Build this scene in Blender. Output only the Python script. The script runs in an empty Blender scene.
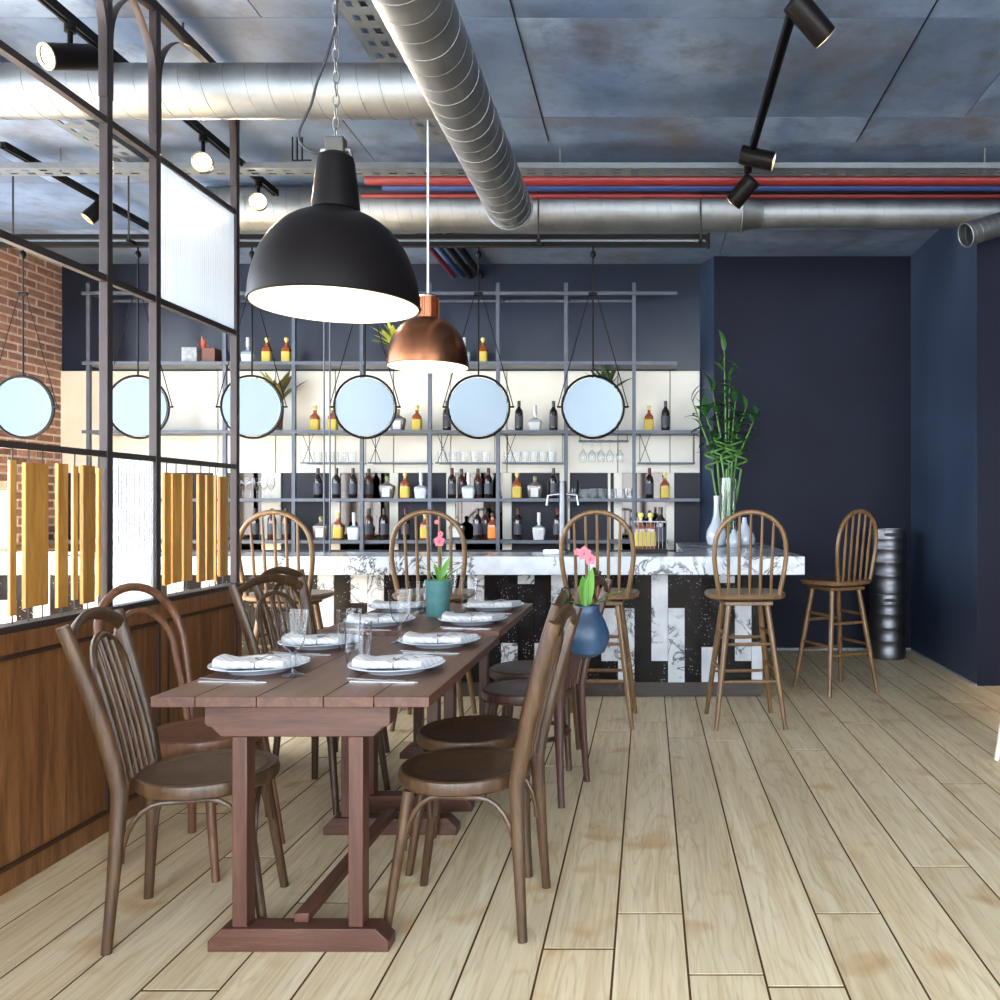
import bpy, bmesh, math, random
from mathutils import Vector, Matrix
random.seed(7)
PI = math.pi
SC = bpy.context.scene
COL = SC.collection

# ------------------------------------------------------------------ camera
F, CX, CY, H = 860.0, 648.0, 507.0, 1.30      # focal length / vanishing point (pixels), eye height (m)
cam_d = bpy.data.cameras.new('camera')
cam_d.sensor_fit = 'HORIZONTAL'; cam_d.sensor_width = 36.0
cam_d.lens = F / 1000 * 36.0
cam_d.shift_x = (500 - CX) / 1000; cam_d.shift_y = (CY - 500) / 1000
cam_d.clip_start = 0.05
cam = bpy.data.objects.new('camera', cam_d); COL.objects.link(cam)
cam.location = (0, 0, H); cam.rotation_euler = (PI / 2, 0, 0)
SC.camera = cam

# ------------------------------------------------------------------ world, daylight, exposure
world = bpy.data.worlds.new('sky'); SC.world = world; world.use_nodes = True
wn = world.node_tree.nodes; wn['Background'].inputs[0].default_value = (0.84, 0.915, 1.0, 1)
wn['Background'].inputs[1].default_value = 5.0
SC.view_settings.view_transform = 'Standard'; SC.view_settings.look = 'None'
SC.view_settings.gamma = 1.0; SC.view_settings.use_curve_mapping = False
SC.view_settings.exposure = 1.6
SC.cycles.use_denoising = True
SC.cycles.max_bounces = 10; SC.cycles.diffuse_bounces = 5; SC.cycles.glossy_bounces = 5
SC.cycles.transmission_bounces = 8; SC.cycles.transparent_max_bounces = 16
SC.cycles.sample_clamp_indirect = 6.0
SC.cycles.caustics_reflective = False; SC.cycles.caustics_refractive = False

YF, XL, XR = -2.6, -5.5, 5.0           # front wall, left wall, right wall
CEIL = 3.58
WINDOWS_LEFT = [(-2.5, -0.20), (-0.14, 2.1), (2.16, 4.4), (4.46, 6.6)]
WINDOWS_FRONT = [(-5.44, -2.80), (-2.76, -0.12), (-0.08, 2.40), (2.44, 4.94)]
WZ0, WZ1 = 0.45, 3.46

def portal(name, loc, rot, sx, sy):
    l = bpy.data.lights.new(name, 'AREA'); l.shape = 'RECTANGLE'; l.size = sx; l.size_y = sy
    l.cycles.is_portal = True
    o = bpy.data.objects.new(name, l); COL.objects.link(o); o.location = loc; o.rotation_euler = rot
for a, b in WINDOWS_LEFT:
    portal('window_daylight', (XL - 0.12, (a + b) / 2, (WZ0 + WZ1) / 2), (0, -PI / 2, 0), WZ1 - WZ0, b - a)
for a, b in WINDOWS_FRONT:
    portal('window_daylight', ((a + b) / 2, YF - 0.12, (WZ0 + WZ1) / 2), (PI / 2, 0, 0), b - a, WZ1 - WZ0)
sun_d = bpy.data.lights.new('sun', 'SUN'); sun_d.energy = 30.0; sun_d.angle = math.radians(3); sun_d.color = (1.0, 0.88, 0.72)
sun = bpy.data.objects.new('sun', sun_d); COL.objects.link(sun)
sun.rotation_euler = Vector((0.56, 0.28, -0.78)).to_track_quat('-Z', 'Y').to_euler()

# ------------------------------------------------------------------ geometry helpers
def at(px, py, d):
    k = F / d
    return Vector(((px - CX) / k, d, H + (CY - py) / k))
def X(px, d): return (px - CX) * d / F
def Z(py, d): return H + (CY - py) * d / F
def DF(py): return F * H / (py - CY)          # distance of a floor point

class MB:
    def __init__(s): s.v = []; s.f = []
    def add(s, vs, fs):
        n = len(s.v); s.v += [tuple(p) for p in vs]; s.f += [tuple(i + n for i in f) for f in fs]; return s
    def box(s, x0, x1, y0, y1, z0, z1, M=None):
        vs = [Vector(p) for p in ((x0,y0,z0),(x1,y0,z0),(x1,y1,z0),(x0,y1,z0),(x0,y0,z1),(x1,y0,z1),(x1,y1,z1),(x0,y1,z1))]
        if M: vs = [M @ p for p in vs]
        return s.add(vs, [(0,3,2,1),(4,5,6,7),(0,1,5,4),(1,2,6,5),(2,3,7,6),(3,0,4,7)])
    def cbox(s, x0, x1, y0, y1, z0, z1, c=0.003, M=None):
        """box whose top edges are chamfered"""
        r = [(x0,y0,z0),(x1,y0,z0),(x1,y1,z0),(x0,y1,z0), (x0,y0,z1-c),(x1,y0,z1-c),(x1,y1,z1-c),(x0,y1,z1-c),
             (x0+c,y0+c,z1),(x1-c,y0+c,z1),(x1-c,y1-c,z1),(x0+c,y1-c,z1)]
        vs = [Vector(p) for p in r]
        if M: vs = [M @ p for p in vs]
        fs = [(0,3,2,1),(8,9,10,11)]
        for a in (0, 4):
            for i in range(4): fs.append((a+i, a+(i+1)%4, a+4+(i+1)%4, a+4+i))
        return s.add(vs, fs)
    def tube(s, path, r, n=8, r2=None, side=None, closed=False, cap=True):
        """sweep an ellipse along a path; r may be a list; side fixes the first section axis"""
        P = [Vector(p) for p in path]; m = len(P)
        rr = r if isinstance(r, (list, tuple)) else [r] * m
        q = r2 if isinstance(r2, (list, tuple)) else ([r2] * m if r2 else rr)
        vs = []; u = None
        for i in range(m):
            if closed: t = P[(i + 1) % m] - P[i - 1]
            else: t = P[min(i + 1, m - 1)] - P[max(i - 1, 0)]
            t.normalize()
            if side is not None: u = Vector(side) - t * t.dot(Vector(side))
            elif u is None:
                a = Vector((0, 0, 1)) if abs(t.z) < 0.9 else Vector((1, 0, 0)); u = a - t * t.dot(a)
            else: u = u - t * t.dot(u)
            u.normalize(); w = t.cross(u)
            for j in range(n):
                an = 2 * PI * j / n
                vs.append(P[i] + u * (rr[i] * math.cos(an)) + w * (q[i] * math.sin(an)))
        fs = []
        for i in range(m if closed else m - 1):
            for j in range(n):
                a = i * n + j; b = i * n + (j + 1) % n; i2 = (i + 1) % m
                fs.append((a, b, i2 * n + (j + 1) % n, i2 * n + j))
        if cap and not closed:
            fs.append(tuple(reversed(range(n)))); fs.append(tuple(range((m - 1) * n, m * n)))
        return s.add(vs, fs)
    def cyl(s, a, b, r, n=12, r2=None):
        return s.tube([a, b], [r, r if r2 is None else r2], n)
    def lathe(s, prof, n=24, M=None, sq=None, cap=True):
        """revolve (r,z) pairs; sq = superellipse exponent and depth ratio for squarish bottles"""
        vs = []; fs = []; m = len(prof)
        for r, z in prof:
            for j in range(n):
                a = 2 * PI * j / n; c, d = math.cos(a), math.sin(a)
                if sq:
                    e = 2.0 / sq[0]; c = math.copysign(abs(c) ** e, c); d = math.copysign(abs(d) ** e, d) * sq[1]
                p = Vector((r * c, r * d, z)); vs.append(M @ p if M else p)
        for i in range(m - 1):
            for j in range(n):
                fs.append((i*n+j, i*n+(j+1)%n, (i+1)*n+(j+1)%n, (i+1)*n+j))
        if cap and prof[0][0] > 1e-5: fs.append(tuple(reversed(range(n))))
        if cap and prof[-1][0] > 1e-5: fs.append(tuple(range((m-1)*n, m*n)))
        return s.add(vs, fs)
    def prism(s, poly, ax, a0, a1):
        """extrude a 2D polygon along axis ax (0,1,2)"""
        def P(p, a):
            if ax == 0: return (a, p[0], p[1])
            if ax == 1: return (p[0], a, p[1])
            return (p[0], p[1], a)
        n = len(poly)
        vs = [P(p, a0) for p in poly] + [P(p, a1) for p in poly]
        fs = [tuple(range(n)), tuple(reversed(range(n, 2*n)))] + [(i, n+i, n+(i+1)%n, (i+1)%n) for i in range(n)]
        return s.add(vs, fs)
    def ring(s, R, r, n=32, m=8, M=None, ax='z', c=(0,0,0)):
        pts = []
        for i in range(n):
            a = 2*PI*i/n
            p = {'z': Vector((R*math.cos(a), R*math.sin(a), 0)), 'y': Vector((R*math.cos(a), 0, R*math.sin(a))), 'x': Vector((0, R*math.cos(a), R*math.sin(a)))}[ax] + Vector(c)
            pts.append(M @ p if M else p)
        return s.tube(pts, r, m, closed=True)
    def mesh(s, name, mat=None, smooth=True):
        me = bpy.data.meshes.new(name); me.from_pydata(s.v, [], s.f); me.update()
        bm = bmesh.new(); bm.from_mesh(me); bmesh.ops.recalc_face_normals(bm, faces=bm.faces); bm.to_mesh(me); bm.free()
        if mat: me.materials.append(mat)
        if smooth:
            me.polygons.foreach_set('use_smooth', [True] * len(me.polygons)); me.set_sharp_from_angle(angle=math.radians(38))
        return me
    def build(s, name, mat, parent=None, bevel=0, loc=None, smooth=True):
        o = bpy.data.objects.new(name, s.mesh(name, mat, smooth)); COL.objects.link(o)
        if parent: o.parent = parent
        if loc is not None: o.location = loc
        if bevel:
            b = o.modifiers.new('bevel', 'BEVEL'); b.width = bevel; b.segments = 2; b.limit_method = 'ANGLE'; b.angle_limit = math.radians(40)
        return o

def tag(o, label, cat, group=None):
    o['label'] = label; o['category'] = cat
    if group: o['group'] = group
    return o
def thing(name, label, cat, loc=(0,0,0), rz=0, group=None):
    o = bpy.data.objects.new(name, None); COL.objects.link(o); o.empty_display_size = 0.05
    o.location = loc; o.rotation_euler = (0, 0, rz)
    return tag(o, label, cat, group)
def struct(o): o['kind'] = 'structure'; return o
def sroot(name, loc=(0,0,0)):
    o = bpy.data.objects.new(name, None); COL.objects.link(o); o.location = loc; o['kind'] = 'structure'; return o
def dup(root, loc, rz=0, label=None, group=None, parts=True):
    r = root.copy(); COL.objects.link(r); r.location = loc; r.rotation_euler = (0, 0, rz)
    if label: r['label'] = label
    if group: r['group'] = group
    for ch in list(root.children):
        c = ch.copy(); COL.objects.link(c); c.parent = r
        for g in list(ch.children):
            d = g.copy(); COL.objects.link(d); d.parent = c
    return r
def inst(me, name, parent, loc=(0,0,0), rot=(0,0,0), scale=(1,1,1)):
    o = bpy.data.objects.new(name, me); COL.objects.link(o); o.parent = parent; o.location = loc; o.rotation_euler = rot; o.scale = scale
    return o

# ------------------------------------------------------------------ material helpers
MATS = {}
def base(name):
    m = bpy.data.materials.new(name); m.use_nodes = True; MATS[name] = m
    nt = m.node_tree; return m, nt, nt.nodes['Principled BSDF']
def N(nt, t, **kw):
    n = nt.nodes.new(t)
    for k, v in kw.items(): setattr(n, k, v)
    return n
def ramp(nt, src, stops):
    r = N(nt, 'ShaderNodeValToRGB'); e = r.color_ramp.elements
    while len(e) < len(stops): e.new(0.5)
    for el, (p, c) in zip(e, stops): el.position = p; el.color = (*c, 1)
    nt.links.new(src, r.inputs[0]); return r
def coords(nt, scale=(1,1,1), rand=0.0):
    tc = N(nt, 'ShaderNodeTexCoord'); mp = N(nt, 'ShaderNodeMapping'); mp.inputs['Scale'].default_value = scale
    src = tc.outputs['Object']
    if rand:
        oi = N(nt, 'ShaderNodeObjectInfo'); mu = N(nt, 'ShaderNodeMath', operation='MULTIPLY'); mu.inputs[1].default_value = rand
        nt.links.new(oi.outputs['Random'], mu.inputs[0])
        va = N(nt, 'ShaderNodeVectorMath', operation='ADD'); nt.links.new(src, va.inputs[0]); nt.links.new(mu.outputs[0], va.inputs[1]); src = va.outputs[0]
    nt.links.new(src, mp.inputs[0]); return mp.outputs[0]
def noise(nt, vec, scale, detail=4, rough=0.55, dist=0.0):
    n = N(nt, 'ShaderNodeTexNoise'); n.inputs['Scale'].default_value = scale; n.inputs['Detail'].default_value = detail
    n.inputs['Roughness'].default_value = rough; n.inputs['Distortion'].default_value = dist
    nt.links.new(vec, n.inputs['Vector']); return n.outputs[0]
def mix(nt, a, b, f, mode='MIX'):
    m = N(nt, 'ShaderNodeMix', data_type='RGBA', blend_type=mode)
    for s, v in ((m.inputs[6], a), (m.inputs[7], b)):
        if isinstance(v, tuple): s.default_value = (*v, 1)
        else: nt.links.new(v, s)
    if isinstance(f, (int, float)): m.inputs[0].default_value = f
    else: nt.links.new(f, m.inputs[0])
    return m.outputs[2]
def bump(nt, b, h, strength, dist=0.01):
    n = N(nt, 'ShaderNodeBump'); n.inputs['Strength'].default_value = strength; n.inputs['Distance'].default_value = dist
    nt.links.new(h, n.inputs['Height']); nt.links.new(n.outputs[0], b.inputs['Normal'])
def randval(nt, col, amt):
    oi = N(nt, 'ShaderNodeObjectInfo'); mr = N(nt, 'ShaderNodeMapRange'); mr.inputs[3].default_value = 1 - amt; mr.inputs[4].default_value = 1 + amt
    nt.links.new(oi.outputs['Random'], mr.inputs[0])
    hs = N(nt, 'ShaderNodeHueSaturation'); nt.links.new(mr.outputs[0], hs.inputs['Value']); nt.links.new(col, hs.inputs['Color']); return hs.outputs[0]

def plain(name, c, rough=0.5, metal=0.0, var=0.12, scale=12, b=0.0, coat=0.0, spec=None):
    m, nt, p = base(name)
    v = coords(nt); n = noise(nt, v, scale)
    r = ramp(nt, n, [(0.3, tuple(x*(1-var) for x in c)), (0.7, tuple(min(1, x*(1+var)) for x in c))])
    nt.links.new(r.outputs[0], p.inputs['Base Color'])
    p.inputs['Roughness'].default_value = rough; p.inputs['Metallic'].default_value = metal; p.inputs['Coat Weight'].default_value = coat
    if spec is not None: p.inputs['Specular IOR Level'].default_value = spec
    if b: bump(nt, p, n, b)
    return m
def wood(name, dark, mid, light, stretch=(14,14,1), scale=3.0, rough=0.45, knots=0.0, rand=7.0, var=0.08, b=0.12, coat=0.0, rings=None):
    m, nt, p = base(name)
    v = coords(nt, stretch, rand)
    g = noise(nt, v, scale, 6, 0.65, 0.6)
    c = ramp(nt, g, [(0.28, dark), (0.5, mid), (0.72, light)]).outputs[0]
    v2 = coords(nt, tuple(s*6 for s in stretch), rand); g2 = noise(nt, v2, scale, 3)
    c = mix(nt, c, tuple(x*0.72 for x in dark), ramp(nt, g2, [(0.52,(0,0,0)),(0.75,(0.55,0.55,0.55))]).outputs[0])
    if knots:
        v3 = coords(nt, tuple(max(s*0.12, 0.45) if s > 2 else 0.7 for s in stretch), rand)
        k = noise(nt, v3, knots, 2, 0.5, 0.3)
        c = mix(nt, c, (0.46, 0.22, 0.055), ramp(nt, k, [(0.62,(0,0,0)),(0.74,(0.55,0.55,0.55))]).outputs[0])
    if rings:
        v4 = coords(nt, rings[0], rand*1.7); n4 = noise(nt, v4, 1.0, 2, 0.45, 0.2)
        mu = N(nt, 'ShaderNodeMath', operation='MULTIPLY'); mu.inputs[1].default_value = rings[1]; nt.links.new(n4, mu.inputs[0])
        pp = N(nt, 'ShaderNodeMath', operation='PINGPONG'); pp.inputs[1].default_value = 1.0; nt.links.new(mu.outputs[0], pp.inputs[0])
        c = mix(nt, c, ramp(nt, pp.outputs[0], [(0.0,(0.74,0.66,0.52)),(0.26,(1,1,1))]).outputs[0], 0.5, 'MULTIPLY')
    c = randval(nt, c, var)
    nt.links.new(c, p.inputs['Base Color']); p.inputs['Roughness'].default_value = rough; p.inputs['Coat Weight'].default_value = coat; p.inputs['Coat Roughness'].default_value = 0.25
    bump(nt, p, g2, b, 0.004)
    return m
def emit(name, c, s):
    m, nt, p = base(name); p.inputs['Base Color'].default_value = (*c, 1)
    p.inputs['Emission Color'].default_value = (*c, 1); p.inputs['Emission Strength'].default_value = s
    return m
def thin_glass(name, tint=(0.96,0.98,1.0), fac=1.0, expo=3.0, edge=1.0):
    """thin clear glass: see-through, with a Fresnel reflection"""
    m, nt, p = base(name); nt.nodes.remove(p); out = nt.nodes['Material Output']
    t = N(nt, 'ShaderNodeBsdfTransparent')
    g = N(nt, 'ShaderNodeBsdfGlossy'); g.inputs['Roughness'].default_value = 0.03
    lw = N(nt, 'ShaderNodeLayerWeight'); lw.inputs[0].default_value = 0.5
    nt.links.new(ramp(nt, lw.outputs['Facing'], [(0.45, tint), (0.98, tuple(x*edge for x in tint))]).outputs[0], t.inputs[0])
    pw = N(nt, 'ShaderNodeMath', operation='POWER'); pw.inputs[1].default_value = expo; nt.links.new(lw.outputs['Facing'], pw.inputs[0])
    mu = N(nt, 'ShaderNodeMath', operation='MULTIPLY_ADD'); mu.inputs[1].default_value = 0.60 * fac; mu.inputs[2].default_value = 0.02 * fac; nt.links.new(pw.outputs[0], mu.inputs[0])
    mx = N(nt, 'ShaderNodeMixShader'); nt.links.new(mu.outputs[0], mx.inputs[0]); nt.links.new(t.outputs[0], mx.inputs[1]); nt.links.new(g.outputs[0], mx.inputs[2])
    nt.links.new(mx.outputs[0], out.inputs[0]); return m

# ---- materials
M_floor = wood('pale_pine', (0.56,0.41,0.225), (0.72,0.57,0.36), (0.80,0.68,0.47), (6,0.30,6), 2.6, 0.42, knots=5.5, var=0.07, b=0.08, rings=((6.5,0.55,6.5), 26.0))
M_groove = plain('plank_gap', (0.085,0.040,0.016), 0.9, spec=0.1)
M_ceil, nt, p = base('ceiling_concrete')
v = coords(nt, (1,1,1), 5.0); n1 = noise(nt, v, 0.9, 6, 0.62, 0.4); n2 = noise(nt, v, 6.0, 6, 0.7)
c = ramp(nt, n1, [(0.30,(0.060,0.090,0.155)),(0.5,(0.125,0.178,0.285)),(0.72,(0.22,0.29,0.42))]).outputs[0]
c = mix(nt, c, (0.085,0.070,0.066), ramp(nt, noise(nt, v, 1.7, 5, 0.6), [(0.52,(0,0,0)),(0.72,(0.8,0.8,0.8))]).outputs[0])
c = mix(nt, c, (0.065,0.072,0.095), ramp(nt, n2, [(0.48,(0,0,0)),(0.72,(0.75,0.75,0.75))]).outputs[0])
nt.links.new(randval(nt, c, 0.06), p.inputs['Base Color']); p.inputs['Roughness'].default_value = 0.5; bump(nt, p, n2, 0.15)
def plaster(name, a, b_, rough, spec):
    m, nt, p = base(name); v = coords(nt); n1 = noise(nt, v, 1.2, 6, 0.6, 0.5); n2 = noise(nt, v, 25, 4, 0.7)
    nt.links.new(ramp(nt, n1, [(0.3, a), (0.7, b_)]).outputs[0], p.inputs['Base Color']); p.inputs['Roughness'].default_value = rough; p.inputs['Specular IOR Level'].default_value = spec
    bump(nt, p, n2, 0.06); return m
M_navy = plaster('navy_plaster', (0.0080,0.0088,0.0180), (0.0112,0.0122,0.0240), 0.55, 0.12)
M_navylit = plaster('navy_plaster_lit', (0.018,0.027,0.052), (0.034,0.050,0.090), 0.45, 0.3)  # lighter copy of the navy plaster: light from the left painted into the colour
M_navybar = plaster('navy_plaster_polished', (0.007,0.010,0.022), (0.016,0.023,0.044), 0.30, 0.45)
M_cream = plain('cream_plywood', (0.71,0.66,0.57), 0.5, var=0.06, scale=3)
M_slate = plain('slate_panel', (0.014,0.014,0.022), 0.5, var=0.25, scale=5, spec=0.25)
M_brick = None
M_brick, nt, p = base('brick_clay'); v = coords(nt, (1,1,1), 9.0); n1 = noise(nt, v, 14, 5, 0.7)
c = ramp(nt, n1, [(0.25,(0.18,0.085,0.06)),(0.5,(0.30,0.15,0.105)),(0.75,(0.42,0.26,0.20))]).outputs[0]
nt.links.new(randval(nt, c, 0.28), p.inputs['Base Color']); p.inputs['Roughness'].default_value = 0.85; bump(nt, p, n1, 0.4)
M_mortar = plain('white_mortar', (0.74,0.68,0.58), 0.9, var=0.2, scale=30, b=0.3)
M_black = plain('black_metal', (0.0055,0.0042,0.0042), 0.38, 0.0, spec=0.11)
M_post = plain('dark_bronze_steel', (0.040,0.030,0.030), 0.40, 0.3, scale=5, spec=0.3)
M_rackmetal = plain('grey_blue_steel', (0.085,0.095,0.12), 0.42, 0.2, spec=0.3)
M_galv, nt, p = base('galvanised_steel'); v = coords(nt); n1 = noise(nt, v, 5, 5, 0.6); n2 = noise(nt, v, 60, 2)
nt.links.new(ramp(nt, n1, [(0.3,(0.17,0.18,0.19)),(0.7,(0.27,0.28,0.29))]).outputs[0], p.inputs['Base Color'])
p.inputs['Metallic'].default_value = 0.95; nt.links.new(ramp(nt, n1, [(0.3,(0.46,)*3),(0.7,(0.58,)*3)]).outputs[0], p.inputs['Roughness'])
M_seam = plain('duct_seam', (0.20,0.20,0.21), 0.5, 0.8)
M_traym = plain('tray_steel', (0.17,0.185,0.20), 0.5, 0.6)
M_red = plain('red_paint', (0.165,0.009,0.012), 0.45, coat=0.0)
M_blue = plain('blue_paint', (0.011,0.028,0.13), 0.45, coat=0.0)
M_white = plain('white_gloss', (0.60,0.61,0.64), 0.22, var=0.03)
M_porcelain = plain('porcelain', (0.46,0.50,0.56), 0.18, var=0.02, coat=0.4)
M_copper = plain('brushed_copper', (0.34,0.135,0.066), 0.27, 1.0, var=0.2, scale=8)
M_cream_in = plain('lamp_inside', (0.85,0.78,0.62), 0.6, var=0.02)
M_bulb = emit('bulb_glow', (1.0,0.86,0.62), 7.0)
M_spot = emit('spot_glow', (1.0,0.88,0.68), 14.0)
M_brass = plain('brass_ring', (0.75,0.58,0.30), 0.3, 0.9)
M_table = wood('table_oak_red', (0.042,0.0135,0.007), (0.078,0.028,0.015), (0.120,0.049,0.028), (12,1,12), 3.0, 0.45, var=0.14, coat=0.05)
M_tablex = wood('table_oak_crossgrain', (0.042,0.0130,0.007), (0.076,0.027,0.0155), (0.114,0.046,0.028), (1,12,12), 3.0, 0.45, var=0.1, coat=0.1)
M_tablez = wood('table_oak_upright', (0.042,0.0130,0.007), (0.076,0.027,0.0155), (0.114,0.046,0.028), (12,12,1), 3.0, 0.45, var=0.1, coat=0.1)
M_chair = wood('chair_walnut', (0.030,0.013,0.0055), (0.064,0.031,0.013), (0.108,0.058,0.025), (10,10,1), 3.5, 0.42, var=0.05, coat=0.04)
M_chairseat = wood('chair_seat_walnut', (0.020,0.0085,0.005), (0.040,0.018,0.0105), (0.066,0.033,0.019), (8,1,8), 3.0, 0.38, var=0.05, coat=0.06)
M_chairred = wood('chair_redwood', (0.032,0.011,0.009), (0.066,0.026,0.019), (0.105,0.046,0.034), (10,10,1), 3.5, 0.42, var=0.05, coat=0.04)
M_chairlight = wood('chair_chestnut', (0.085,0.033,0.016), (0.15,0.063,0.031), (0.22,0.105,0.055), (10,10,1), 3.5, 0.42, var=0.05, coat=0.05)
M_stool = wood('stool_oak', (0.080,0.036,0.011), (0.155,0.078,0.027), (0.24,0.132,0.052), (12,12,1), 3.5, 0.40, var=0.05, coat=0.2)
M_stoolseat = wood('stool_seat_oak', (0.08,0.038,0.016), (0.15,0.078,0.036), (0.23,0.13,0.066), (1,12,12), 3.0, 0.40, var=0.05, coat=0.2)
M_wains = wood('wainscot_oak', (0.085,0.030,0.009), (0.185,0.073,0.023), (0.28,0.124,0.044), (11,11,0.9), 2.6, 0.42, var=0.10, coat=0.05)
M_wdark = plain('wainscot_moulding', (0.040,0.015,0.007), 0.5)
M_board = wood('screen_board', (0.30,0.115,0.018), (0.46,0.215,0.038), (0.60,0.33,0.075), (11,11,1), 2.4, 0.5, var=0.25, knots=2.5)
def marble(name, basec, vein, thr):
    m, nt, p = base(name); v = coords(nt, (1,1,1), 11.0)
    n1 = noise(nt, v, 5.5, 7, 0.6, 1.6)
    ab = N(nt, 'ShaderNodeMath', operation='SUBTRACT'); ab.inputs[1].default_value = 0.5; nt.links.new(n1, ab.inputs[0])
    aa = N(nt, 'ShaderNodeMath', operation='ABSOLUTE'); nt.links.new(ab.outputs[0], aa.inputs[0])
    veins = ramp(nt, aa.outputs[0], [(0.0,(1,1,1)),(thr,(0,0,0))]).outputs[0]
    n2 = noise(nt, v, 4.0, 3); mask = ramp(nt, n2, [(0.46,(0,0,0)),(0.54,(1,1,1))]).outputs[0]
    fac = mix(nt, (0,0,0), veins, mask)
    n3 = noise(nt, v, 9, 5); bc = ramp(nt, n3, [(0.35, tuple(x*0.82 for x in basec)), (0.65, basec)]).outputs[0]
    nt.links.new(mix(nt, bc, vein, fac), p.inputs['Base Color']); p.inputs['Roughness'].default_value = 0.22; p.inputs['Coat Weight'].default_value = 0.2
    return m
M_marble = marble('white_marble', (0.58,0.60,0.64), (0.008,0.008,0.012), 0.045)
M_terrazzo, nt, p = base('black_terrazzo'); v = coords(nt, (1,1,1), 3.0)
vo = N(nt, 'ShaderNodeTexVoronoi'); vo.inputs['Scale'].default_value = 60; nt.links.new(v, vo.inputs['Vector'])
sp = ramp(nt, vo.outputs['Distance'], [(0.10,(0.75,0.72,0.68)),(0.17,(0.012,0.010,0.011))]).outputs[0]
n1 = noise(nt, v, 7, 3); f = ramp(nt, n1, [(0.48,(0,0,0)),(0.58,(1,1,1))]).outputs[0]
nt.links.new(mix(nt, (0.008,0.006,0.006), sp, f), p.inputs['Base Color']); p.inputs['Roughness'].default_value = 0.16; p.inputs['Specular IOR Level'].default_value = 0.12
M_terrwood = wood('plinth_dark_wood', (0.012,0.007,0.005), (0.028,0.016,0.011), (0.05,0.03,0.02), (1,12,12), 3.0, 0.3)
M_mirror, nt, p = base('mirror_silver'); p.inputs['Base Color'].default_value = (0.100,0.118,0.134,1); p.inputs['Metallic'].default_value = 1.0; p.inputs['Roughness'].default_value = 0.32; p.inputs['Specular Tint'].default_value = (0.4,0.4,0.4,1)
M_wallmirror, nt, p = base('smoked_mirror'); p.inputs['Base Color'].default_value = (0.050,0.042,0.038,1); p.inputs['Metallic'].default_value = 1.0; p.inputs['Roughness'].default_value = 0.04; p.inputs['Specular Tint'].default_value = (0.15,0.15,0.15,1)
M_glass = thin_glass('clear_glass', (0.945,0.955,0.965), 1.9, 2.2, 0.5)
M_pane = thin_glass('window_glass', (0.97,0.985,0.99), 1.0)
M_ribbed, nt, p = base('ribbed_glass'); nt.nodes.remove(p); out = nt.nodes['Material Output']
tr = N(nt, 'ShaderNodeBsdfTranslucent'); tr.inputs[0].default_value = (0.62,0.68,0.74,1)
tp = N(nt, 'ShaderNodeBsdfTransparent'); tp.inputs[0].default_value = (0.9,0.94,0.97,1)
gl = N(nt, 'ShaderNodeBsdfGlossy'); gl.inputs['Roughness'].default_value = 0.12; gl.inputs[0].default_value = (0.9,0.93,0.97,1)
rf = N(nt, 'ShaderNodeBsdfRefraction'); rf.inputs['IOR'].default_value = 1.35; rf.inputs['Roughness'].default_value = 0.42; rf.inputs[0].default_value = (0.75,0.82,0.9,1)
m0 = N(nt, 'ShaderNodeMixShader'); m0.inputs[0].default_value = 0.35; nt.links.new(rf.outputs[0], m0.inputs[1]); nt.links.new(tp.outputs[0], m0.inputs[2])
m1 = N(nt, 'ShaderNodeMixShader'); m1.inputs[0].default_value = 0.68; nt.links.new(tr.outputs[0], m1.inputs[1]); nt.links.new(m0.outputs[0], m1.inputs[2])
m2 = N(nt, 'ShaderNodeMixShader'); m2.inputs[0].default_value = 0.2; nt.links.new(m1.outputs[0], m2.inputs[1]); nt.links.new(gl.outputs[0], m2.inputs[2]); nt.links.new(m2.outputs[0], out.inputs[0])
M_steel = plain('polished_steel', (0.34,0.35,0.36), 0.22, 1.0, var=0.05)
M_keg = plain('keg_steel', (0.15,0.15,0.16), 0.42, 1.0, var=0.12, scale=6)
M_darkbottle = plain('dark_bottle_glass', (0.016,0.010,0.010), 0.10, coat=0.5)
M_brownbottle = plain('brown_bottle_glass', (0.07,0.018,0.008), 0.10, coat=0.5)
M_amber = plain('amber_whisky', (0.24,0.055,0.012), 0.10, coat=0.5)
M_clearbottle = plain('pale_bottle_glass', (0.30,0.33,0.36), 0.08, coat=0.5)
M_smokebottle = plain('smoky_bottle_glass', (0.12,0.10,0.09), 0.08, coat=0.5)
M_lblgrey = plain('label_grey', (0.055,0.055,0.075), 0.6)
M_lblyellow = plain('label_yellow', (0.55,0.40,0.055), 0.6, var=0.05)
M_lblwhite = plain('label_white', (0.55,0.55,0.56), 0.6, var=0.04)
M_lblorange = plain('label_orange', (0.80,0.22,0.03), 0.6, var=0.05)
M_capred = plain('capsule_maroon', (0.12,0.02,0.02), 0.4)
M_capdark = plain('capsule_dark', (0.045,0.03,0.022), 0.4)
M_cork = plain('cork_yellow', (0.72,0.58,0.16), 0.6)
M_capgreen = plain('stopper_olive', (0.22,0.23,0.07), 0.5)
M_leaf = plain('leaf_green', (0.022,0.085,0.018), 0.45, var=0.4, scale=20)
M_leafyellow = plain('leaf_yellow_green', (0.30,0.33,0.04), 0.5, var=0.35, scale=15)
M_leafolive = plain('leaf_olive', (0.14,0.12,0.025), 0.5, var=0.4, scale=15)
M_leafdark = plain('leaf_dark', (0.03,0.06,0.015), 0.5, var=0.5, scale=15)
M_leafbright = plain('leaf_bright', (0.10,0.26,0.035), 0.45, var=0.2, scale=15)
M_stem = plain('stem_green', (0.075,0.19,0.03), 0.5, var=0.2)
M_petal = plain('petal_pink', (0.52,0.13,0.17), 0.6, var=0.3, scale=40)
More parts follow.
